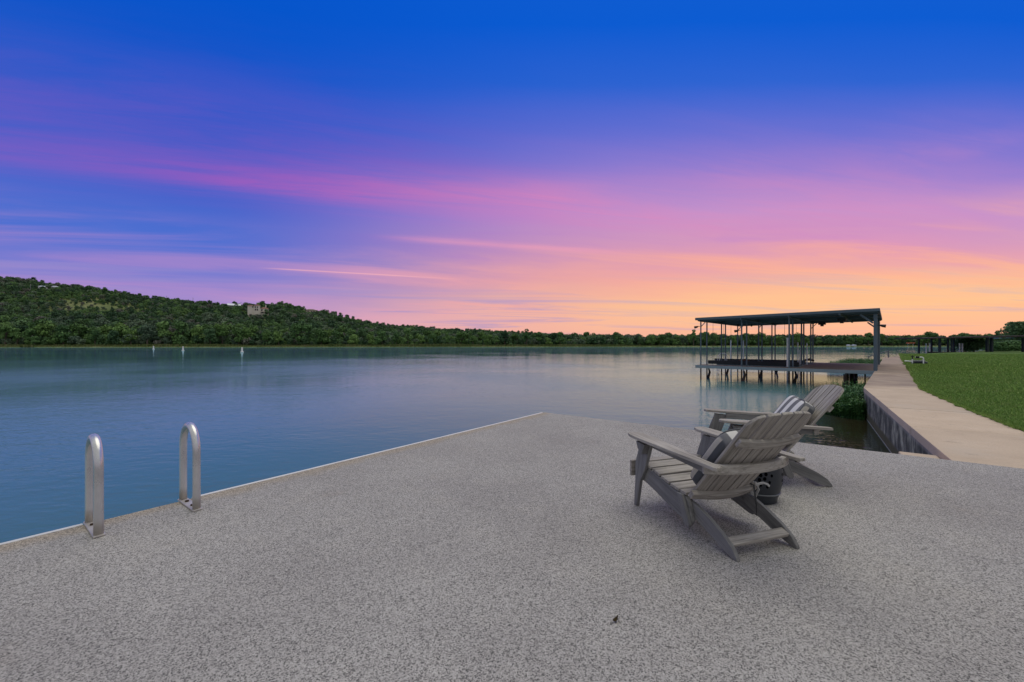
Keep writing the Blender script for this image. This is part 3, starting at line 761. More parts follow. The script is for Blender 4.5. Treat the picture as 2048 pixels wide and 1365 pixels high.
def houses():
    k = H_MAIN / F           # metres per photo pixel
    h = house_base('hillside_villa', 516.5, H_MAIN); tag(h, 'pale stone villa with red tile roofs and tall dark windows on the hill', 'house')
    X = lambda p: (p - 516.5) * k; Z = lambda y: (633 - y) * k
    wallbox(h, X(498.5), X(509.5), 0, 10, -4, Z(613), M_stone, [(X(507.3), Z(615), .8, 1.6)])
    wallbox(h, X(509.6), X(520), -1.2, 10, -4, Z(611.8), M_stone, [(X(511.5), Z(615), .9, 1.8), (X(515), Z(615), .9, 1.8), (X(511.8), Z(620), 1.0, 2.0), (X(515), Z(620), 1.0, 2.0)])
    wallbox(h, X(520.1), X(534), .4, 9, -6, Z(617.5), M_stone, [(X(522.5), Z(620.4), 1.3, 1.8), (X(528.5), Z(621), .9, 2.2), (X(532), Z(621), .9, 2.2), (X(523), Z(625), 2.2, 1.3), (X(528.5), Z(625.3), .9, 2.0), (X(532), Z(625.3), .9, 2.0)])
    r = hip(h, X(498.5), X(509.5), 0, 10, Z(613), 1.5, M_tile); hip(h, X(509.6), X(520), -1.2, 10, Z(611.8), 1.5, M_tile); r3 = hip(h, X(520.1), X(534), .4, 9, Z(617.5), 2.4, M_tile)
    b = MB(); b.box((X(529.5), 4, Z(613)), (1.2, 1.2, 5.)); b.build('chimney', M_stone, h)
    b = MB(); b.box((X(527), -1.4, Z(623.6)), (X(534) - X(520.4), 3.4, .35)); b.build('balcony', M_stone, h)
    for p in (520.8, 526.6, 533.5):
        b = MB(); b.box((X(p), -2.8, Z(627)), (.4, .4, Z(617.5) - Z(636))); b.build('column', M_stone, h)
    k = H_METAL / F; h = house_base('metal_roofed_house', 469, H_METAL); tag(h, 'low house with long shiny metal roof on the ridge', 'house')
    wallbox(h, -11 * k, 10 * k, 0, 7, -1, 2.6, plain('dark_grey_wall', (.16, .17, .19), .8), [(-6 * k, 1.5, 1.2, 1.2), (2 * k, 1.5, 2.2, 1.2)])  # walls in one even dark blue-grey
    b = MB(); b.prism([(-1, 2.6), (3.6, 5.4), (8.2, 2.6), (8.2, 2.75), (3.6, 5.6), (-1, 2.8)], lambda y, z, q: (-12 * k if q == 0 else 11 * k, y, z)); b.build('roof', M_galv, h)
    k = H_TAN / F; h = house_base('tan_house', 622, H_TAN); tag(h, 'tan house with low roof half hidden by ridge trees', 'house')
    wallbox(h, -9 * k, 9 * k, 0, 8, -2, 3.6, plain('tan_wall', (.46, .39, .31), .85), [(-5 * k, 1.9, 1.4, 1.4), (1 * k, 1.9, 1.4, 1.4), (5.5 * k, 1.9, 1.4, 1.4)]); hip(h, -9 * k, 9 * k, 0, 8, 3.6, 1.8, plain('brown_roof', (.20, .15, .12), .9))
    k = H_PALE / F; h = house_base('flat_roofed_house', 545, H_PALE); tag(h, 'pale flat roofed house behind the stone villa', 'house')
    wallbox(h, -9 * k, 9 * k, 0, 8, -2, 2.6, plain('cream_wall', (.42, .42, .38), .85), [(-5 * k, 1.4, 2.0, 1.1), (2 * k, 1.4, 2.4, 1.1)])
    b = MB(); b.box((0, 4, 2.85), (21 * k, 10, .4)); b.build('roof', M_galv, h)
    # half-hidden white houses and poles on the left crest
    for px, py, wd in ((86, 577, 9.), (110, 577, 8.)):
        d = depth_on_hill(px, py + 3); h = house_base('white_crest_house', px, d); tag(h, 'small white house among trees on the left crest', 'house', 'white houses on the left crest')
        wallbox(h, -wd / 2, wd / 2, 0, 6, -1, 4.2, M_white, [(-2, 2.6, 1.2, 1.2), (1.8, 2.6, 1.2, 1.2)]); hip(h, -wd / 2, wd / 2, 0, 6, 4.2, 1.5, M_galv)
        HOUSES.append((px - 8, px + 8, py - 4, py + 4, d))
    for i, (px, py, hh) in enumerate(((61, 585, 11.), (142, 583, 9.), (333, 595, 8.5), (386, 600, 10.), (482, 617, 9.))):
        d = depth_on_hill(px, py); z = float(terr((px - CX) / F * d, d)); e = empty('utility_pole', at(px, d, z)); tag(e, 'thin wooden utility pole standing on the far hill', 'pole', 'utility poles on the far hill')
        b = MB(); b.tube([(0, 0, -1), (0, 0, hh)], .2, 6); b.build('pole', plain('grey_pole', (.30, .29, .28), .8), e)
        b = MB(); b.box((0, 0, hh - .8), (2.4, .15, .15)); b.build('crossarm', MATS['grey_pole'], e)
houses()

def buoys():
    for i, (px, by, h) in enumerate(((307, 699.2, 1.45), (366, 701.8, 1.4), (484, 705, 1.25))):
        p = gp(px, by, WATER); e = empty('marker_buoy', p); tag(e, ['white marker buoy on the lake, the one farthest from the deck', 'white marker buoy on the lake, between the other two buoys', 'white marker buoy on the lake, the one closest to the deck'][i], 'buoy', 'white buoys in a line')
        b = MB(); b.lathe([(.05, -.2), (.20, -.2), (.21, -.15), (.21, h - .1), (.17, h - .03), (.05, h)], n=16); b.build('body', M_white, e, smooth=False)
        b = MB(); b.lathe([(.15, .0), (.36, .0), (.4, .06), (.4, .16), (.36, .22), (.15, .22)], n=16); b.build('float_collar', M_white, e)
        b = MB(); b.lathe([(.2, h * .72), (.222, h * .72), (.222, h * .80), (.2, h * .80)], n=16); b.build('orange_band', plain('faded_orange', (.5, .34, .26), .6), e)
buoys()

# ---- scraps on the far right shore
def far_bits():
    p = at(1821, 408, 1.0); e = empty('red_canopy', p); tag(e, 'long low orange red canopy on the far shore', 'canopy')
    b = MB(); b.prism([(-3.2, 1.7), (3.2, 1.7), (3.0, 2.3), (-3.0, 2.3)], lambda x, z, k: (x, -1.5 if k else 1.5, z)); b.build('canopy_top', plain('orange_red', (.60, .13, .06), .6), e)
    for x in (-2.8, 2.8):
        b = MB(); b.box((x, 0, .2), (.12, .12, 3.)); b.build('post', M_galv, e)
    for i, (px, w) in enumerate(((1708, 3.), (1697, 2.2))):
        e = empty('shore_cabin', at(px, 406, -.3)); tag(e, ['small white boat cabin with wide roof on the far shore', 'small white boat cabin with narrow roof on the far shore'][i], 'cabin')
        b = MB(); b.box((0, 0, .5), (w * .8, 3, 1.1)); b.build('wall', M_stone, e); b = MB(); b.prism([(-w / 2, 1.05), (0, 1.6), (w / 2, 1.05)], lambda x, z, k: (x, -1.8 if k else 1.8, z)); b.build('roof', M_galv, e)
far_bits()

# ================================================================ BOAT DOCK
BW = Vector((.676, .737, 0)).normalized(); BP = Vector((BW.y, -BW.x, 0)); B0 = Vector((11.1, 24.1, 0))
M_pier = mat('pier_steel', m_pier, .6, .35); M_chan = plain('grey_channel_steel', (.20, .25, .28), .5, .4, 0., .25, 2.); M_board = mat('grey_decking', m_decking, .85, .2)
M_black = plain('black_metal', (.012, .013, .015), .5, .4, 0., .1); M_under = plain('roof_underside', (.17, .165, .15), .7, .3, .2, .2)
def boat_dock():
    ang = math.atan2(BP.y, BP.x)
    root = empty('boat_dock', B0, ang); tag(root, 'blue grey steel boat dock with flat roof and two slips', 'boat dock')
    # local axes: x = towards the shore, y = along the shore (away)
    rows = [0., 1.1, 4.06, 4.96, 8.02, 9.1]; ts = [0., 2.15, 4.35]
    roofz = lambda x: 2.62 + .011 * x
    def post(x, y, r, z1, z0=-1.6, nm='post'):
        b = MB(); b.tube([(x, y, z0), (x, y, z1)], r, 8); return b.build(nm, M_pier, root)
    for y in rows:
        for x in ts: post(x, y, .038, roofz(x))
        post(6.6, y, .075, -.2)
    for y in (0.02, 1.0, 8.02, 9.1):
        b = MB(); b.box((7.68, y, 1.2), (.13, .13, 2.86)); b.build('post', M_pier, root, .01)
    b = MB(); b.tube([(7.3, .6, -1.6), (7.3, .6, -.2)], .03, 6); b.build('pile', M_pier, root)
    # fingers and gangway: steel channels with plank decks
    def channel(p, q, h=.16, t=.07, zc=-.08, nm='channel_beam'):
        b = MB(); b.sweep([(*p, zc), (*q, zc)], t, h); return b.build(nm, M_chan, root, .008)
    for y0, y1 in ((-.12, 1.2), (3.95, 5.07), (7.9, 9.22)):
        channel((-.25, y0), (7.75 if y0 < 0 else 4.5, y0)); channel((-.25, y1), (7.6 if y1 > 9 else 4.5, y1)); channel((-.25, y0 + .03), (-.25, y1 - .03))
        b = MB()
        n = 30
        for i in range(n):
            x = -.2 + 4.62 * i / (n - 1); b.box((x, (y0 + y1) / 2, -.012), (.146, y1 - y0 - .07, .03))
        b.build('finger_decking', M_board, root)
    b = MB()
    for i in range(22):
        x = 4.62 + 3.0 * i / 21; b.box((x, 4.55, -.014), (.136, 9.24, .03))
    b.build('gangway_decking', M_board, root)
    for y in rows:
        channel((4.5, y), (7.6, y), .09, .05, -.09, 'joist')
    # raised dark lift beams lying along the slips
    for y in (4.12, 8.1):
        b = MB(); b.box((1.75 if y < 5 else 1.3, y - .3, .05), (5.0 if y < 5 else 5.6, .16, .24)); b.build('lift_beam', plain('tarred_timber', (.035, .036, .04), .8, .2, 0., .3), root, .012)
    # fenders under the outer posts
    for (x, y) in ((0., 1.1), (0., 4.96), (2.15, .0), (2.15, 4.06), (2.15, 9.1), (4.35, 1.1)):
        b = MB(); b.tube([(x + .1, y, -.22), (x + .16, y, -.45), (x + .08, y, -.78), (x, y, -1.1)], .06, 8, [.04, .065, .07, .04]); b.build('pile_fender', M_pier, root)
    # roof: sheet, fascia, purlins, ribs
    x0, x1, y0, y1 = -.22, 7.84, -.32, 9.42
    def slab(z, t, a0, a1, c0, c1, nm, m, bev=0.):
        b = MB(); b.quad_loops([[(a0, c0, roofz(a0) + z), (a1, c0, roofz(a1) + z), (a1, c1, roofz(a1) + z), (a0, c1, roofz(a0) + z)], [(a0, c0, roofz(a0) + z + t), (a1, c0, roofz(a1) + z + t), (a1, c1, roofz(a1) + z + t), (a0, c1, roofz(a0) + z + t)]])
        return b.build(nm, m, root, bev)
    sheet = slab(.11, .03, x0 + .04, x1 - .04, y0 + .04, y1 - .04, 'roof_sheet', M_under)
    for i in range(24):
        x = x0 + .2 + (x1 - x0 - .4) * i / 23; b = MB(); b.sweep([(x, y0 + .08, roofz(x) + .15), (x, y1 - .08, roofz(x) + .15)], .05, .025); b.build('rib', M_under, sheet)
    slab(.02, .14, x0, x1, y0, y0 + .035, 'fascia', M_pier, .006); slab(.02, .14, x0, x1, y1 - .035, y1, 'fascia', M_pier, .006)
    for xa in (x0, x1 - .035):
        slab(.02, .136, xa, xa + .034, y0 + .037, y1 - .037, 'fascia', M_pier, .006)
    for y in rows: slab(-.03, .12, x0 + .06, x1 - .06, y - .05, y + .05, 'roof_beam', M_pier)
    for x in ts + [6.4]: 
        slab(-.065, .11, x - .04, x + .04, y0 + .06, y1 - .06, 'rafter', M_pier)
    # braces, gussets by the shore end
    for s_ in (0.02, 9.1):
        b = MB(); b.sweep([(7.6, s_, 2.2), (7.15, s_, 2.62)], .05, .08); b.build('knee_brace', M_pier, root)
    for x in (.2, 3.9):
        for y in (1.6, 3.82, 5.5, 7.8):
            b = MB(); b.tube([(x, y, .1 if y in (3.82, 7.8) else -1.0), (x, y, 2.6)], .008, 5); b.build('lift_cable', M_black, root)
    for (x, y) in ((.0, .0), (2.15, 4.06), (4.35, 8.02), (0, 8.02)):
        b = MB(); b.sweep([(x, y, 2.25), (x + .32, y, 2.6)], .03, .04); b.build('knee_brace', M_pier, root)
    # lamps
    def flood(x, y, z, dx, nm='flood_lamp'):
        b = MB(); b.tube([(x, y, z), (x + dx * .12, y, z + .01)], .018, 6); b.tube([(x + dx * .1, y - .02, z), (x + dx * .17, y - .02, z - .03), (x + dx * .3, y - .02, z - .05)], .05, 8, [.035, .06, .075]); b.build(nm, M_black, root)
    flood(-.05, 0., 2.28, -1); flood(2.1, 0., 2.0, -1); flood(7.74, .02, 2.1, 1)
    for (x, y) in ((6.3, 2.6), (5.1, 6.4)):
        b = MB(); b.box((x, y, 2.52), (.36, .36, .16)); b.box((x, y, 2.40), (.16, .16, .12)); b.build('lift_motor', M_black, root, .01)
    for (x, y) in ((.6, 5.6), (1.2, 6.6)):
        b = MB(); b.tube([(x, y, 2.6), (x, y, 2.45)], .05, 6); b.build('pulley', M_black, root)
    # white guide poles in the slips
    M_pvc = plain('white_pvc', (.66, .67, .68), .5, .4, 0., .08)
    for (px, dep, z1, r) in ((1462, 30.2, 1.55, .05), (1487, 29.4, 1.5, .035), (1575, 22.9, 1.6, .045), (1596, 25.2, 1.35, .03), (1600, 25.6, .9, .028), (1614, 25.9, 1.3, .03)):
        q = at(px, dep); lx = (q - B0).dot(BP); ly = (q - B0).dot(BW)
        b = MB(); b.tube([(lx, ly, -1.6), (lx, ly, z1)], r, 8); b.build('guide_pole', M_pvc, root)
    # swim ladder on the middle finger
    lad = MB()
    for dy in (0., .42):
        lad.tube([(.15, 4.3 + dy, 0.), (.15, 4.3 + dy, .5), (.05, 4.3 + dy, .62), (-.12, 4.3 + dy, .62), (-.3, 4.3 + dy, .45), (-.36, 4.3 + dy, -1.1)], .018, 6)
    for z in (-.25, -.5, -.75): lad.box((-.36, 4.51, z), (.06, .42, .03))
    lad.build('swim_ladder', M_galv, root)
    for (x, y) in ((1.0, 4.2), (3.9, 8.3)):
        b = MB(); b.tube([(x, y, .16), (x + .35, y, .22), (x + .6, y, .15)], .07, 7, [.05, .09, .05]); b.build('rope_coil', plain('brown_rope', (.10, .05, .03), .9), root)
boat_dock()

# ---- marsh plants between dock and seawall
def m_marsh(g, b):
    r = g.attr('rnd', 'Fac'); n = g.noise(g.pos(), 1.4, 3, .6)
    return g.ramp(g.add(g.mul(r, .55), g.mul(n, .5)), [(.15, (.018, .06, .016)), (.45, (.042, .12, .028)), (.75, (.08, .18, .04)), (1., (.19, .24, .07))])
def marsh(name, label, pts_fn, n, hmin, hmax):
    V = []; Rn = []
    for i in range(n):
        p, hs = pts_fn()
        h = random.uniform(hmin, hmax) * hs; a = random.uniform(0, 6.28); lean = random.uniform(.02, .22) * h
        tx, ty = p.x + math.cos(a) * lean, p.y + math.sin(a) * lean; rv = random.random()
        z0 = WATER - .05
        # stem
        s = Vector((-math.sin(a), math.cos(a), 0)) * .006
        V.append([(p.x - s.x, p.y - s.y, z0), (p.x + s.x, p.y + s.y, z0), (tx + s.x, ty + s.y, z0 + h), (tx - s.x, ty - s.y, z0 + h)]); Rn.append(rv * .6)
        for k in range(8):
            t = random.uniform(.3, 1.0); c = Vector((p.x + (tx - p.x) * t, p.y + (ty - p.y) * t, z0 + h * t)); b_ = random.uniform(0, 6.28); l = random.uniform(.05, .13); e = random.uniform(-.15, .75)
            d = Vector((math.cos(b_) * math.cos(e), math.sin(b_) * math.cos(e), math.sin(e))); w = Vector((-math.sin(b_), math.cos(b_), random.uniform(-.5, .5))) * l * random.uniform(.10, .2)
            V.append([c, c + d * l * .5 - w, c + d * l, c + d * l * .5 + w]); Rn.append(min(1, rv * .6 + random.random() * .4))
    V = np.array([[tuple(q) for q in f] for f in V]).reshape(-1, 3)
    o = npmesh(name, V, np.arange(len(V)).reshape(-1, 4), mat('marsh_leaf', m_marsh, .6, .3), Rn); tag(o, label, 'plants', kind='stuff')
def near_marsh():
    t = random.uniform(0, 1); along = -1.15 + 5.2 * t; wdt = .8 + .3 * math.sin(t * 5) + (.15 if t > .2 else 0)
    off = random.uniform(.04, 1) ** .8 * wdt
    p = WK + WD2 * along - right(WD2) * off if along > 0 else WK + WD1 * along * .7 - right(WD1) * off * (1 + along * .45)
    hs = (1 - .45 * (off / max(wdt, .1)) ** 2) * (1.0 if along > -.3 else .8)
    return p, hs
marsh('marsh_plants', 'leafy green marsh plants in the water against the seawall corner', near_marsh, 5200, .38, .74)
marsh('marsh_reeds', 'taller thin reeds rising above the marsh plants by the boat dock', lambda: (WK + WD2 * random.uniform(2.2, 4.6) - right(WD2) * random.uniform(.05, 1.0), 1.0), 60, .6, .85)
def far_marsh():
    t = random.uniform(0, 1); along = 24. + 13. * t; off = random.uniform(.05, 2.6) * (1.2 - .2 * t)
    return WK + WD2 * along - right(WD2) * off, 1.0
marsh('shore_weeds', 'low strip of green water weeds beyond the boat dock', far_marsh, 3600, .4, .8)

# ================================================================ ADIRONDACK CHAIRS
M_wood = mat('weathered_wood', m_wood, .85, .2); M_rail = mat('weathered_grey_rail', m_paintedwood, .75, .25)
BB = Vector((0, .36, .258)); BU = Vector((0, -.47, .59)).normalized(); BN = Vector((0, BU.z, -BU.y))
def bow(x): return -.032 * (1 - min(1, (x / .24) ** 2))
def backp(x, l, n=0.): return BB + Vector((x, 0, 0)) + BU * l + BN * (bow(x) + n)
def chair(label, group):
    root = empty('adirondack_chair'); tag(root, label, 'chair', group)
    # back slats
    n = 6; pitch = .0775; w = .0675
    Lt = lambda x: .765 - .055 * (x / .23) ** 2 - .075 * (abs(x) / .232) ** 9
    for i in range(n):
        xc = (i - (n - 1) / 2) * pitch; b = MB()
        xs = np.linspace(xc - w / 2, xc + w / 2, 5); out = [(x, 0.) for x in xs] + [(x, Lt(x)) for x in xs[::-1]]
        dn = random.uniform(-.0015, .0015)
        b.prism(out, lambda x, l, k: BB + Vector((x, 0, 0)) + BU * l + BN * (bow(xc) + (x - xc) * (.27 * xc / .24) + dn + (.009 if k else -.009)))
        b.build('back_slat', M_wood, root, .003, grain=BU)
    # bowed braces behind the back
    def brace(l, half, th, ht, extra, nm, ends=0.):
        xs = np.linspace(-half, half, 13); b = MB()
        b.sweep([BB + Vector((x, 0, 0)) + BU * l + BN * (bow(x) - .009 - th / 2 + extra) for x in xs], th, ht, BU); b.build(nm, M_wood, root, .004, grain=(1, 0, 0))
    brace(.53, .222, .026, .055, 0, 'upper_back_brace'); brace(.03, .265, .034, .05, 0, 'lower_back_brace')
    xs = np.linspace(-.325, .325, 15); b = MB()
    b.sweep([(x, .205 - .045 * 1 - .085 * (1 - (x / .33) ** 2), .478) for x in xs], .032, .055); b.build('arm_back_brace', M_wood, root, .004, grain=(1, 0, 0))
    # seat slats following the sunken seat line
    line = [(.885, .318), (.80, .322), (.68, .300), (.55, .268), (.45, .250), (.38, .245)]
    def sz(y): return float(np.interp(y, [p[0] for p in line][::-1], [p[1] for p in line][::-1]))
    ys = [.848, .753, .658, .563, .468, .390]
    for y in ys:
        d = .04; b = MB(); b.sweep([(-.268, y, sz(y) + .011), (.268, y, sz(y) + .011)], .081 if y > .4 else .06, .019, (0, (sz(y + d) - sz(y - d)) / -(2 * d), 1)); b.build('seat_slat', M_wood, root, .003, grain=(1, 0, 0))
    b = MB(); b.box((0, .912, .268), (.60, .022, .115)); b.build('front_apron', M_wood, root, .004, grain=(1, 0, 0))
    rail = [(.90, .318), (.80, .318), (.68, .297), (.55, .264), (.45, .246), (.36, .238), (.335, .20), (.31, .10), (.325, .072), (.36, .075), (.50, .115), (.65, .165), (.78, .20), (.90, .215)]
    leg = [(.375, .215), (.30, .200), (.20, .160), (.10, .110), (.035, .062), (.004, .02), (.0, .0), (.03, .002), (.10, .022), (.20, .066), (.30, .108), (.37, .140)]
    for s in (-1, 1):
        b = MB(); b.prism(rail, lambda y, z, k: (s * (.240 + .026 * k), y, z)); b.build('seat_rail', M_rail, root, .004, grain=(0, 1, .3))
        b = MB(); b.prism(leg, lambda y, z, k: (s * (.212 + .026 * k), y, z)); b.build('rear_leg', M_rail, root, .004, grain=(0, 1, .45))
        b = MB(); b.prism([(.425, .248), (.375, .250), (.305, .085), (.315, .066), (.345, .066), (.36, .08)], lambda y, z, k: (s * (.2665 + .022 * k), y, z)); b.build('hinge_cleat', M_rail, root, .004, grain=(0, .4, 1))
        fl = [(.882, .0), (.846, .0), (.805, .20), (.75, .30), (.68, .497), (.795, .507), (.865, .33), (.868, .20)]
        b = MB(); b.prism(fl, lambda y, z, k: (s * (.2675 + .024 * k), y, z)); b.build('front_leg', M_rail, root, .004, grain=(0, -.2, 1))
        b = MB(); b.prism([(.692, .493), (.792, .503), (.775, .455), (.74, .415), (.72, .42)], lambda y, z, k: (s * (.2925 + .045 * k), y, z)); b.build('arm_bracket', M_rail, root, .004, grain=(0, 0, 1))
        az = lambda y: .492 + (y - .06) * .0345
        arm = [(.366, .76), (.362, .84), (.342, .882), (.30, .895), (.262, .88), (.246, .83), (.242, .68), (.262, .40), (.282, .20), (.286, .07), (.296, .045), (.335, .04), (.345, .06), (.352, .35), (.366, .62)]
        b = MB(); b.prism(arm, lambda x, y, k: (s * x, y, az(y) + .004 + .021 * k)); b.build('arm', M_wood, root, .004, grain=(0, 1, 0))
        b = MB(); b.sweep([(s * .255, .70, az(.70) - .024), (s * .278, .30, az(.3) - .024), (s * .290, .17, az(.17) - .024)], .022, .05); b.build('arm_rail', M_rail, root, .003, grain=(0, 1, 0))
    b = MB(); b.sweep([(-.213, .075, .072), (.213, .075, .072)], .055, .024, (0, -.4, 1)); b.build('stretcher', M_wood, root, .004, grain=(1, 0, 0))
    return root
def superell(a, b_, c, e, nu=28, nv=14):
    V = []; Fc = []
    sg = lambda v, p: math.copysign(abs(v) ** p, v)
    m_ = MB(); loops = []
    for i in range(nv + 1):
        ph = -math.pi / 2 + math.pi * i / nv; ph = max(-1.55, min(1.55, ph)); cp, sp = sg(math.cos(ph), e), sg(math.sin(ph), e)
        loops.append([(a * cp * sg(math.cos(2 * math.pi * k / nu), e), b_ * cp * sg(math.sin(2 * math.pi * k / nu), e), c * sp) for k in range(nu)])
    return m_.quad_loops(loops)
M_cush = mat('striped_canvas', m_cushion, .95, .1)
def cushion(chair_o, label, l0, tilt, hh=.225, th=.052, ties=False):
    e = empty('striped_cushion'); tag(e, label, 'cushion')
    M = chair_o.matrix_basis
    up = (BU * math.cos(tilt) + BN * math.sin(tilt)).normalized(); nn = Vector((1, 0, 0)).cross(up) * -1
    nn = Vector((0, up.z, -up.y))
    c = BB + BU * l0 + BN * (.012 + th) + up * hh
    L = Matrix(((1, 0, 0, c.x), (0, nn.y, up.y, c.y), (0, nn.z, up.z, c.z), (0, 0, 0, 1)))
    e.matrix_world = M @ L
    b = superell(.216, th, hh, .34, 44, 22)
    # a soft pillow: fuller in the middle, slightly slumped
    b.v = [(x * (1 - .04 * math.cos(z / hh * 1.5)), y * (1 + .30 * math.cos(x / .216 * 1.4) * math.cos(z / hh * 1.4)) , z + .012 * math.sin(x * 9)) for x, y, z in b.v]
    b.build('cushion_body', M_cush, e, smooth=True)
    for sy in (-1, 1):
        pts = []
        for k in range(33):
            t = 2 * math.pi * k / 32; sg = lambda v, p: math.copysign(abs(v) ** p, v)
            pts.append((.199 * sg(math.cos(t), .36), sy * th * .82, hh * .952 * sg(math.sin(t), .36)))
        q = MB(); q.tube(pts, .0045, 6); q.build('piping', plain('dark_piping', (.10, .105, .115), .9), e, smooth=True)
    return e
def place(o, org, fwd):
    o.matrix_basis = Matrix.Translation(org) @ Matrix.Rotation(math.atan2(-fwd.x, fwd.y), 4, 'Z')
def chairs():
    c1 = chair('weathered grey adirondack chair with its back to the deck and dangling cushion ties', 'adirondack chairs'); place(c1, Vector((1.467, 2.335, 0)), Vector((-.309, .951, 0)))
    c2 = chair('weathered grey adirondack chair next to the seawall, its front slats in view', 'adirondack chairs'); place(c2, Vector((2.757, 3.682, 0)), Vector((-.972, .235, 0)))
    cushion(c1, 'striped back cushion tied to the adirondack chair with dangling ties', .02, R(0), .235, .05)
    cushion(c2, 'grey and white striped cushion leaning on the chair next to the seawall', .04, R(3), .225, .055)
    M_tie = plain('cotton_tie', (.42, .42, .41), .95, .1); M_tied = plain('dark_tie', (.05, .052, .055), .95, .1)
    t = empty('cushion_tie'); place(t, Vector((1.467, 2.335, 0)), Vector((-.309, .951, 0))); tag(t, 'grey and black fabric ties knotted round the chair brace', 'tie')
    p = BB + BU * .03 + BN * -.04 + Vector((.235, 0, 0))
    b = MB(); b.sweep([p + Vector(v) for v in ((0, .03, .035), (.0, -.012, .036), (.006, -.03, .0), (.008, -.012, -.035), (.02, .01, -.07), (.03, .03, -.12))], .014, .004, (1, 0, 0)); b.sweep([p + Vector(v) for v in ((-.01, -.02, .03), (.03, -.045, .045), (.07, -.04, .03), (.085, -.04, .015))], .012, .008, (0, 1, 0)); b.build('knot', M_tie, t)
    b = MB(); b.sweep([p + Vector(v) for v in ((-.03, .02, .035), (-.03, -.025, .03), (-.03, -.034, -.03), (-.022, -.04, -.10), (-.018, -.04, -.165))], .011, .003, (0, 1, 0)); b.build('dangling_end', M_tied, t)
chairs()

def garden_stool():
    c = Vector((1.915, 3.2, 0)); root = empty('garden_stool', c); tag(root, 'dark glazed barrel garden stool with pierced pattern between the chairs', 'stool')
    M = plain('dark_glaze', (.022, .027, .036), .42, .45, 0., .25, 9.)
    prof = [(.128, .0), (.132, .006), (.134, .03), (.150, .075), (.163, .14), (.170, .22), (.167, .30), (.156, .38), (.142, .425), (.134, .44), (.10, .452), (.02, .455)]
    b = MB(); b.lathe([(.02, .0)] + prof, n=48); b.build('barrel', M, root, smooth=True)
    for z, r in ((.075, .1545), (.385, .158)):
        b = MB(); b.lathe([(r - .01, z - .006), (r, z - .005), (r + .003, z), (r, z + .005), (r - .01, z + .006)], n=48); b.build('raised_ring', plain('grey_glaze', (.12, .13, .14), .4, .5), root, smooth=True)
    # pierced openings, set as dark recess plugs proud by a hair
    rad = lambda z: float(np.interp(z, [p[1] for p in prof[2:10]], [p[0] for p in prof[2:10]]))
    Mh = plain('pierced_hole', (.003, .003, .004), .9, .0, 0., .0)
    holes = []
    for k in range(6): holes += [(math.cos(k * 1.047 + .3) * .036, math.sin(k * 1.047 + .3) * .036, .012)]
    holes += [(0, 0, .012)]
    for sx, sz_ in ((-.06, .05), (.06, .05), (-.06, -.05), (.06, -.05), (0, .075), (0, -.075), (-.045, -.085), (.045, -.085), (-.045, .085), (.045, .085), (-.075, 0), (.075, 0)): holes.append((sx, sz_, .0095))
    for a0 in (-.45, 1.15, 2.7, 4.3):
        b = MB()
        for hx, hz, hr in holes:
            z = .23 + hz; r = rad(z); a = a0 + hx / r; n = 8; L0 = []; L1 = []
            for k in range(n):
                q = k * 6.283 / n; aa = a + hr * math.cos(q) / r; zz = z + hr * 1.25 * math.sin(q); rr = rad(zz)
                L0.append((math.cos(aa) * (rr - .004), math.sin(aa) * (rr - .004), zz)); L1.append((math.cos(aa) * (rr + .0008), math.sin(aa) * (rr + .0008), zz))
            b.quad_loops([L0, L1])
        b.build('pierced_pattern', Mh, root)
garden_stool()

def ladder_rails():
    M = mat('brushed_steel', m_steel, .35, .5, .6); Mb = plain('rusty_bolt', (.05, .03, .02), .8)
    for i, u in enumerate((-5.67, -5.165)):
        base = dk(u, .315); root = empty('ladder_grab_rail', base, math.atan2(-VX.y, -VX.x))
        tag(root, ['upright steel ladder grab rail on the deck edge, farther from the deck corner', 'upright steel ladder grab rail on the deck edge, closer to the deck corner'][i], 'grab rail', 'ladder grab rails')
        # local x runs out towards the water
        w = .305; h = .598; r = .0245; pts = [(0, 0, .008)]; rr = w / 2
        pts += [(0, 0, z) for z in np.linspace(.1, h - rr * 1.15, 5)]
        for k in range(1, 16):
            a = math.pi * k / 16; pts.append((rr - rr * math.cos(a), 0, h - rr * 1.15 + rr * 1.15 * math.sin(a)))
        pts += [(w, 0, z) for z in np.linspace(h - rr * 1.15, .1, 5)] + [(w, 0, .008)]
        b = MB(); b.tube(pts, r, 20); b.build('tube', M, root, smooth=True)
        b = MB(); b.box((w / 2 + .0, 0, .007), (w + .06, .058, .012)); b.build('base_plate', M, root, .003)
        for x in (.09, .215):
            q = MB(); q.lathe([(.001, .013), (.013, .013), (.013, .022), (.001, .024)], (x, 0, 0), 6); q.build('bolt', Mb, root)
ladder_rails()

def fallen_leaf():
    p = gp(1231, 1244); root = empty('fallen_leaf', p, .6); root.scale = (.72, .72, .72); tag(root, 'tiny curled dry brown leaf lying on the deck', 'leaf')
    b = MB(); L = []
    for i in range(7):
        t = i / 6; w = .011 * math.sin(math.pi * min(.98, t + .06)) ** .8; z = .004 + .014 * (t - .4) ** 2 * 4
        L.append([(t * .042 - .02, -w, z + .009), (t * .042 - .02, -w * .4, z + .001), (t * .042 - .02, w * .4, z), (t * .042 - .02, w, z + .012)])
    b.quad_loops(L, False, False); b.build('blade', plain('dry_leaf', (.075, .055, .028), .9), root)
    b = MB(); b.tube([(.02, 0, .004), (.03, .003, .006), (.042, .002, .003)], .0009, 5); b.build('stalk', MATS['dry_leaf'], root)
fallen_leaf()

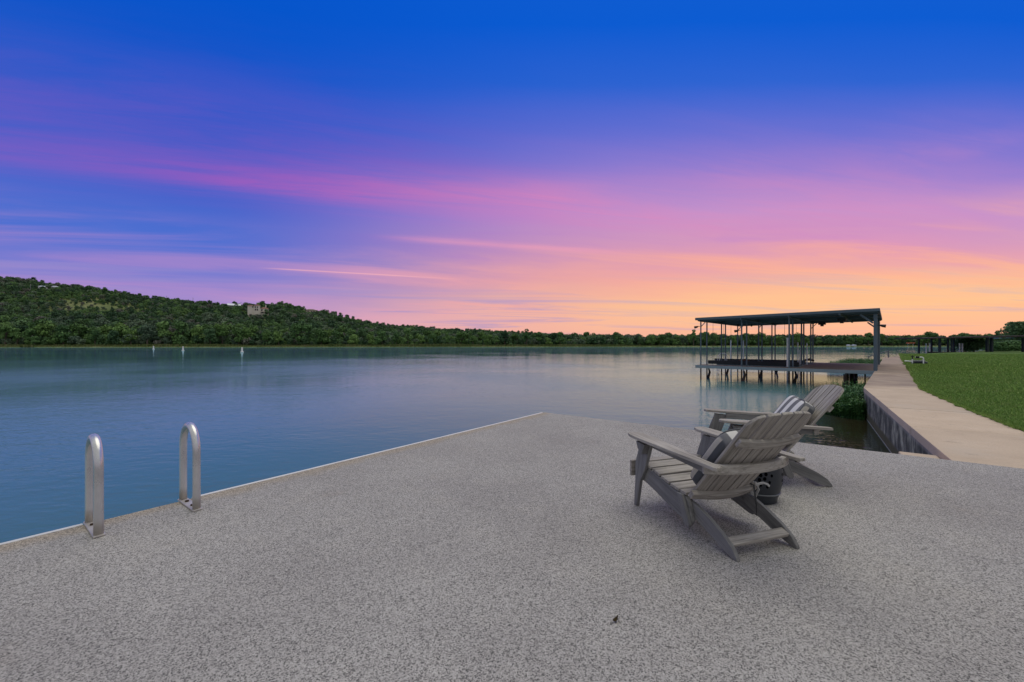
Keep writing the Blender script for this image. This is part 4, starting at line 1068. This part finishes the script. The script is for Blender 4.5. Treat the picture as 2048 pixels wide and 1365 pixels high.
# ---- irrigation pump by the walkway
def pump():
    p = gp(1834, 730); root = empty('irrigation_pump', p, R(-38)); tag(root, 'small dark irrigation pump with white pipes on the lawn', 'pump')
    Mp = plain('pump_body', (.02, .028, .045), .4, .5); Mw = plain('pipe_white', (.78, .80, .82), .4, .5, 0., .05)
    b = MB(); b.tube([(-.26, 0, .16), (-.24, 0, .16), (.2, 0, .16), (.22, 0, .16)], .11, 14, [.05, .11, .11, .05]); b.build('motor', Mp, root, smooth=False)
    b = MB(); b.tube([(.2, 0, .15), (.34, 0, .15)], .14, 14); b.tube([(.34, 0, .15), (.44, 0, .13)], .06, 10); b.build('pump_head', Mp, root)
    b = MB(); b.box((0, 0, .03), (.6, .26, .05)); b.build('base', M_black, root, .01)
    for x in (-.22, .25):
        b = MB(); b.tube([(x, -.17, 0), (x, -.17, .34 if x < 0 else .42)], .034, 10); b.build('pipe', Mw, root)
    b = MB(); b.tube([(.25, -.17, .42), (.2, -.17, .455), (-.1, -.17, .46)], .034, 10); b.build('pipe', Mw, root)
    b = MB(); b.tube([(-.22, -.17, .2), (-.5, -.17, .22), (-.56, -.17, .22)], .034, 10); b.build('pipe', Mw, root)
    b = MB(); b.tube([(-.22, -.17, .33), (-.22, -.17, .56)], .025, 8); b.box((-.22, -.17, .50), (.16, .05, .03)); b.box((-.0, -.17, .45), (.16, .1, .12)); b.build('valve', M_black, root)
pump()

# ---- handrail at the far end of the walkway
def end_rail():
    p = gp(1777, 715.6); root = empty('step_handrail', p); tag(root, 'thin grey handrail sloping to the water at the walkway bend', 'handrail')
    M = plain('rail_grey', (.10, .12, .14), .5, .4)
    q = (-right(WD2)) 
    b = MB(); b.tube([(0, 0, 0), (0, 0, .70)], .05, 8); b.build('post', M, root)
    b = MB(); b.tube([(.05, 0, .66), (0, 0, .64), (q.x * .9, q.y * .9 , .28), (q.x * 1.5, q.y * 1.5, .05)], .04, 8); b.build('rail', M, root)
    b = MB(); b.tube([(q.x * 1.4, q.y * 1.4, -1.4), (q.x * 1.4, q.y * 1.4, .10)], .03, 8); b.build('post', M, root)
end_rail()

# ---- farther docks beyond the lawn
def far_docks():
    M = plain('dark_brown_steel', (.035, .026, .026), .7, .3, 0., .3); Mb = plain('dark_blue_post', (.025, .035, .045), .6, .3)
    dep = 68.; root = empty('dark_roofed_dock', at(1950, dep, 0)); tag(root, 'dark flat roofed dock shelter beyond the lawn', 'dock')
    X = lambda px, d=dep: (px - 1950) / F * d
    k = dep / F
    b = MB(); b.quad_loops([[(X(1838), y, z) for y, z in ((-1.5, 2.16), (4.5, 2.16), (4.5, 2.36), (-1.5, 2.36))], [(X(2075), y, z) for y, z in ((-2.0, 2.56), (4.0, 2.56), (4.0, 2.80), (-2.0, 2.80))]]); b.build('roof', M, root, .02)
    for px, dy, w in ((1879.5, 0, .26), (1882, 3.4, .2), (1903.5, 0, .2), (1907, 3.4, .22), (1916, 1.5, .2), (1974.5, 0, .3), (1983, 0, .3), (2047, 0, .32), (1952, 3.4, .18)):
        b = MB(); b.box((X(px, dep + dy), dy, .4), (w, w, 3.9)); b.build('post', Mb, root)
    for px in (1884, 1891, 1950.8, 1956.3):
        b = MB(); b.tube([(X(px, dep + 2.4), 2.4, -1.0), (X(px, dep + 2.4), 2.4, 1.45)], .09, 8); b.build('guide_pole', M_white, root)
    b = MB(); b.box((X(1900), 1.4, -.1), (2.6, 3, .2)); b.build('platform', M, root)
    dep2 = 105.; r2 = empty('distant_dock', at(2030, dep2, 0)); tag(r2, 'more distant blue grey dock with open upper deck behind the dark shelter', 'dock')
    Mg = plain('dock_bluegrey', (.12, .17, .2), .7, .3)
    b = MB(); b.box((2.0, 0, 2.9), (11., 6, .3)); b.build('roof', Mg, r2)
    b = MB(); b.box((1.0, 0, 1.35), (14., 6, .3)); b.build('upper_deck', Mb, r2)
    for x in (-4.4, -3.4, -2.4, 3.5):
        b = MB(); b.box((x, -2.8, .8), (.22, .22, 4.2)); b.build('post', Mb, r2)
far_docks()

def bush(name, label, loc, rx, h, seed, lm, leaf=.2, q=260, nl=14, group=None, trunk=True, low=.05, cat='shrub'):
    V, Fc, rn = crown_np(seed, h, rx, nl, q, leaf, low, .85)
    t = empty(name, loc); tag(t, label, cat, group); npmesh('crown', V, Fc, LEAF[lm], rn, t); trunk_mb(seed, h, .04 * h, rx).build('trunk', M_bark, t)
    return t
def right_plants():
    bush('bushy_shrub', 'dark bushy shrub under the dark dock roof', at(1932, 72, -.1), 2.6, 2.6, 71, 2, .16)
    bush('willow_shrub', 'yellow green leafy small tree poking above the dark dock roof', at(1948, 76, -.1), 2.3, 3.1, 72, 0, .16)
    bush('young_tree', 'thin dark young tree rising above the dark dock roof', at(1926, 80, -.1), 1.6, 3.7, 73, 1, .15, 200, 10)
    for i, (px, d, rx, h, lm) in enumerate(((1998, 84, 3.2, 1.7, 1), (2018, 86, 3.4, 1.8, 3), (2040, 84, 3.4, 1.9, 1), (2062, 84, 3.4, 2.0, 3), (1990, 92, 3.0, 2.0, 2), (2030, 94, 3.6, 2.2, 2), (2066, 93, 3.6, 2.2, 2))):
        bush('hedge_shrub', ['mid green low shrub', 'grey green low shrub', 'second mid green low shrub', 'second grey green low shrub', 'taller dark shrub', 'broad tall dark shrub', 'second broad tall dark shrub'][i] + ' in the hedge behind the lawn', at(px, d, -.1), rx, h, 80 + i, lm, .2, 200, 12, 'hedge shrubs behind the lawn')
    bush('oak_tree', 'dark spreading oak tree at the end of the lawn', at(2062, 98, -.1), 5.2, 6.6, 95, 2, .26, 420, 18, None, True, .34, 'tree')
    # land under them
    o = MB(); o.quad_loops([[(p[0], p[1], -1.4) for p in PTS], [(p[0], p[1], -.08) for p in PTS]]).build('shore_land', M_lawn); tag(bpy.data.objects['shore_land'], 'grassy shore land behind the docks', 'land', kind='structure')
PTS = [tuple(at(1922, 58.0))[:2], tuple(at(2300, 55))[:2], (230, 80), (240, 150), tuple(at(2200, 125))[:2], tuple(at(1985, 108))[:2], tuple(at(1962, 84))[:2]]
right_plants()
print('tris', sum(len(o.data.loop_triangles) or sum(len(p.vertices) - 2 for p in o.data.polygons) for o in bpy.data.objects if o.type == 'MESH' and o.name in COL.objects) )
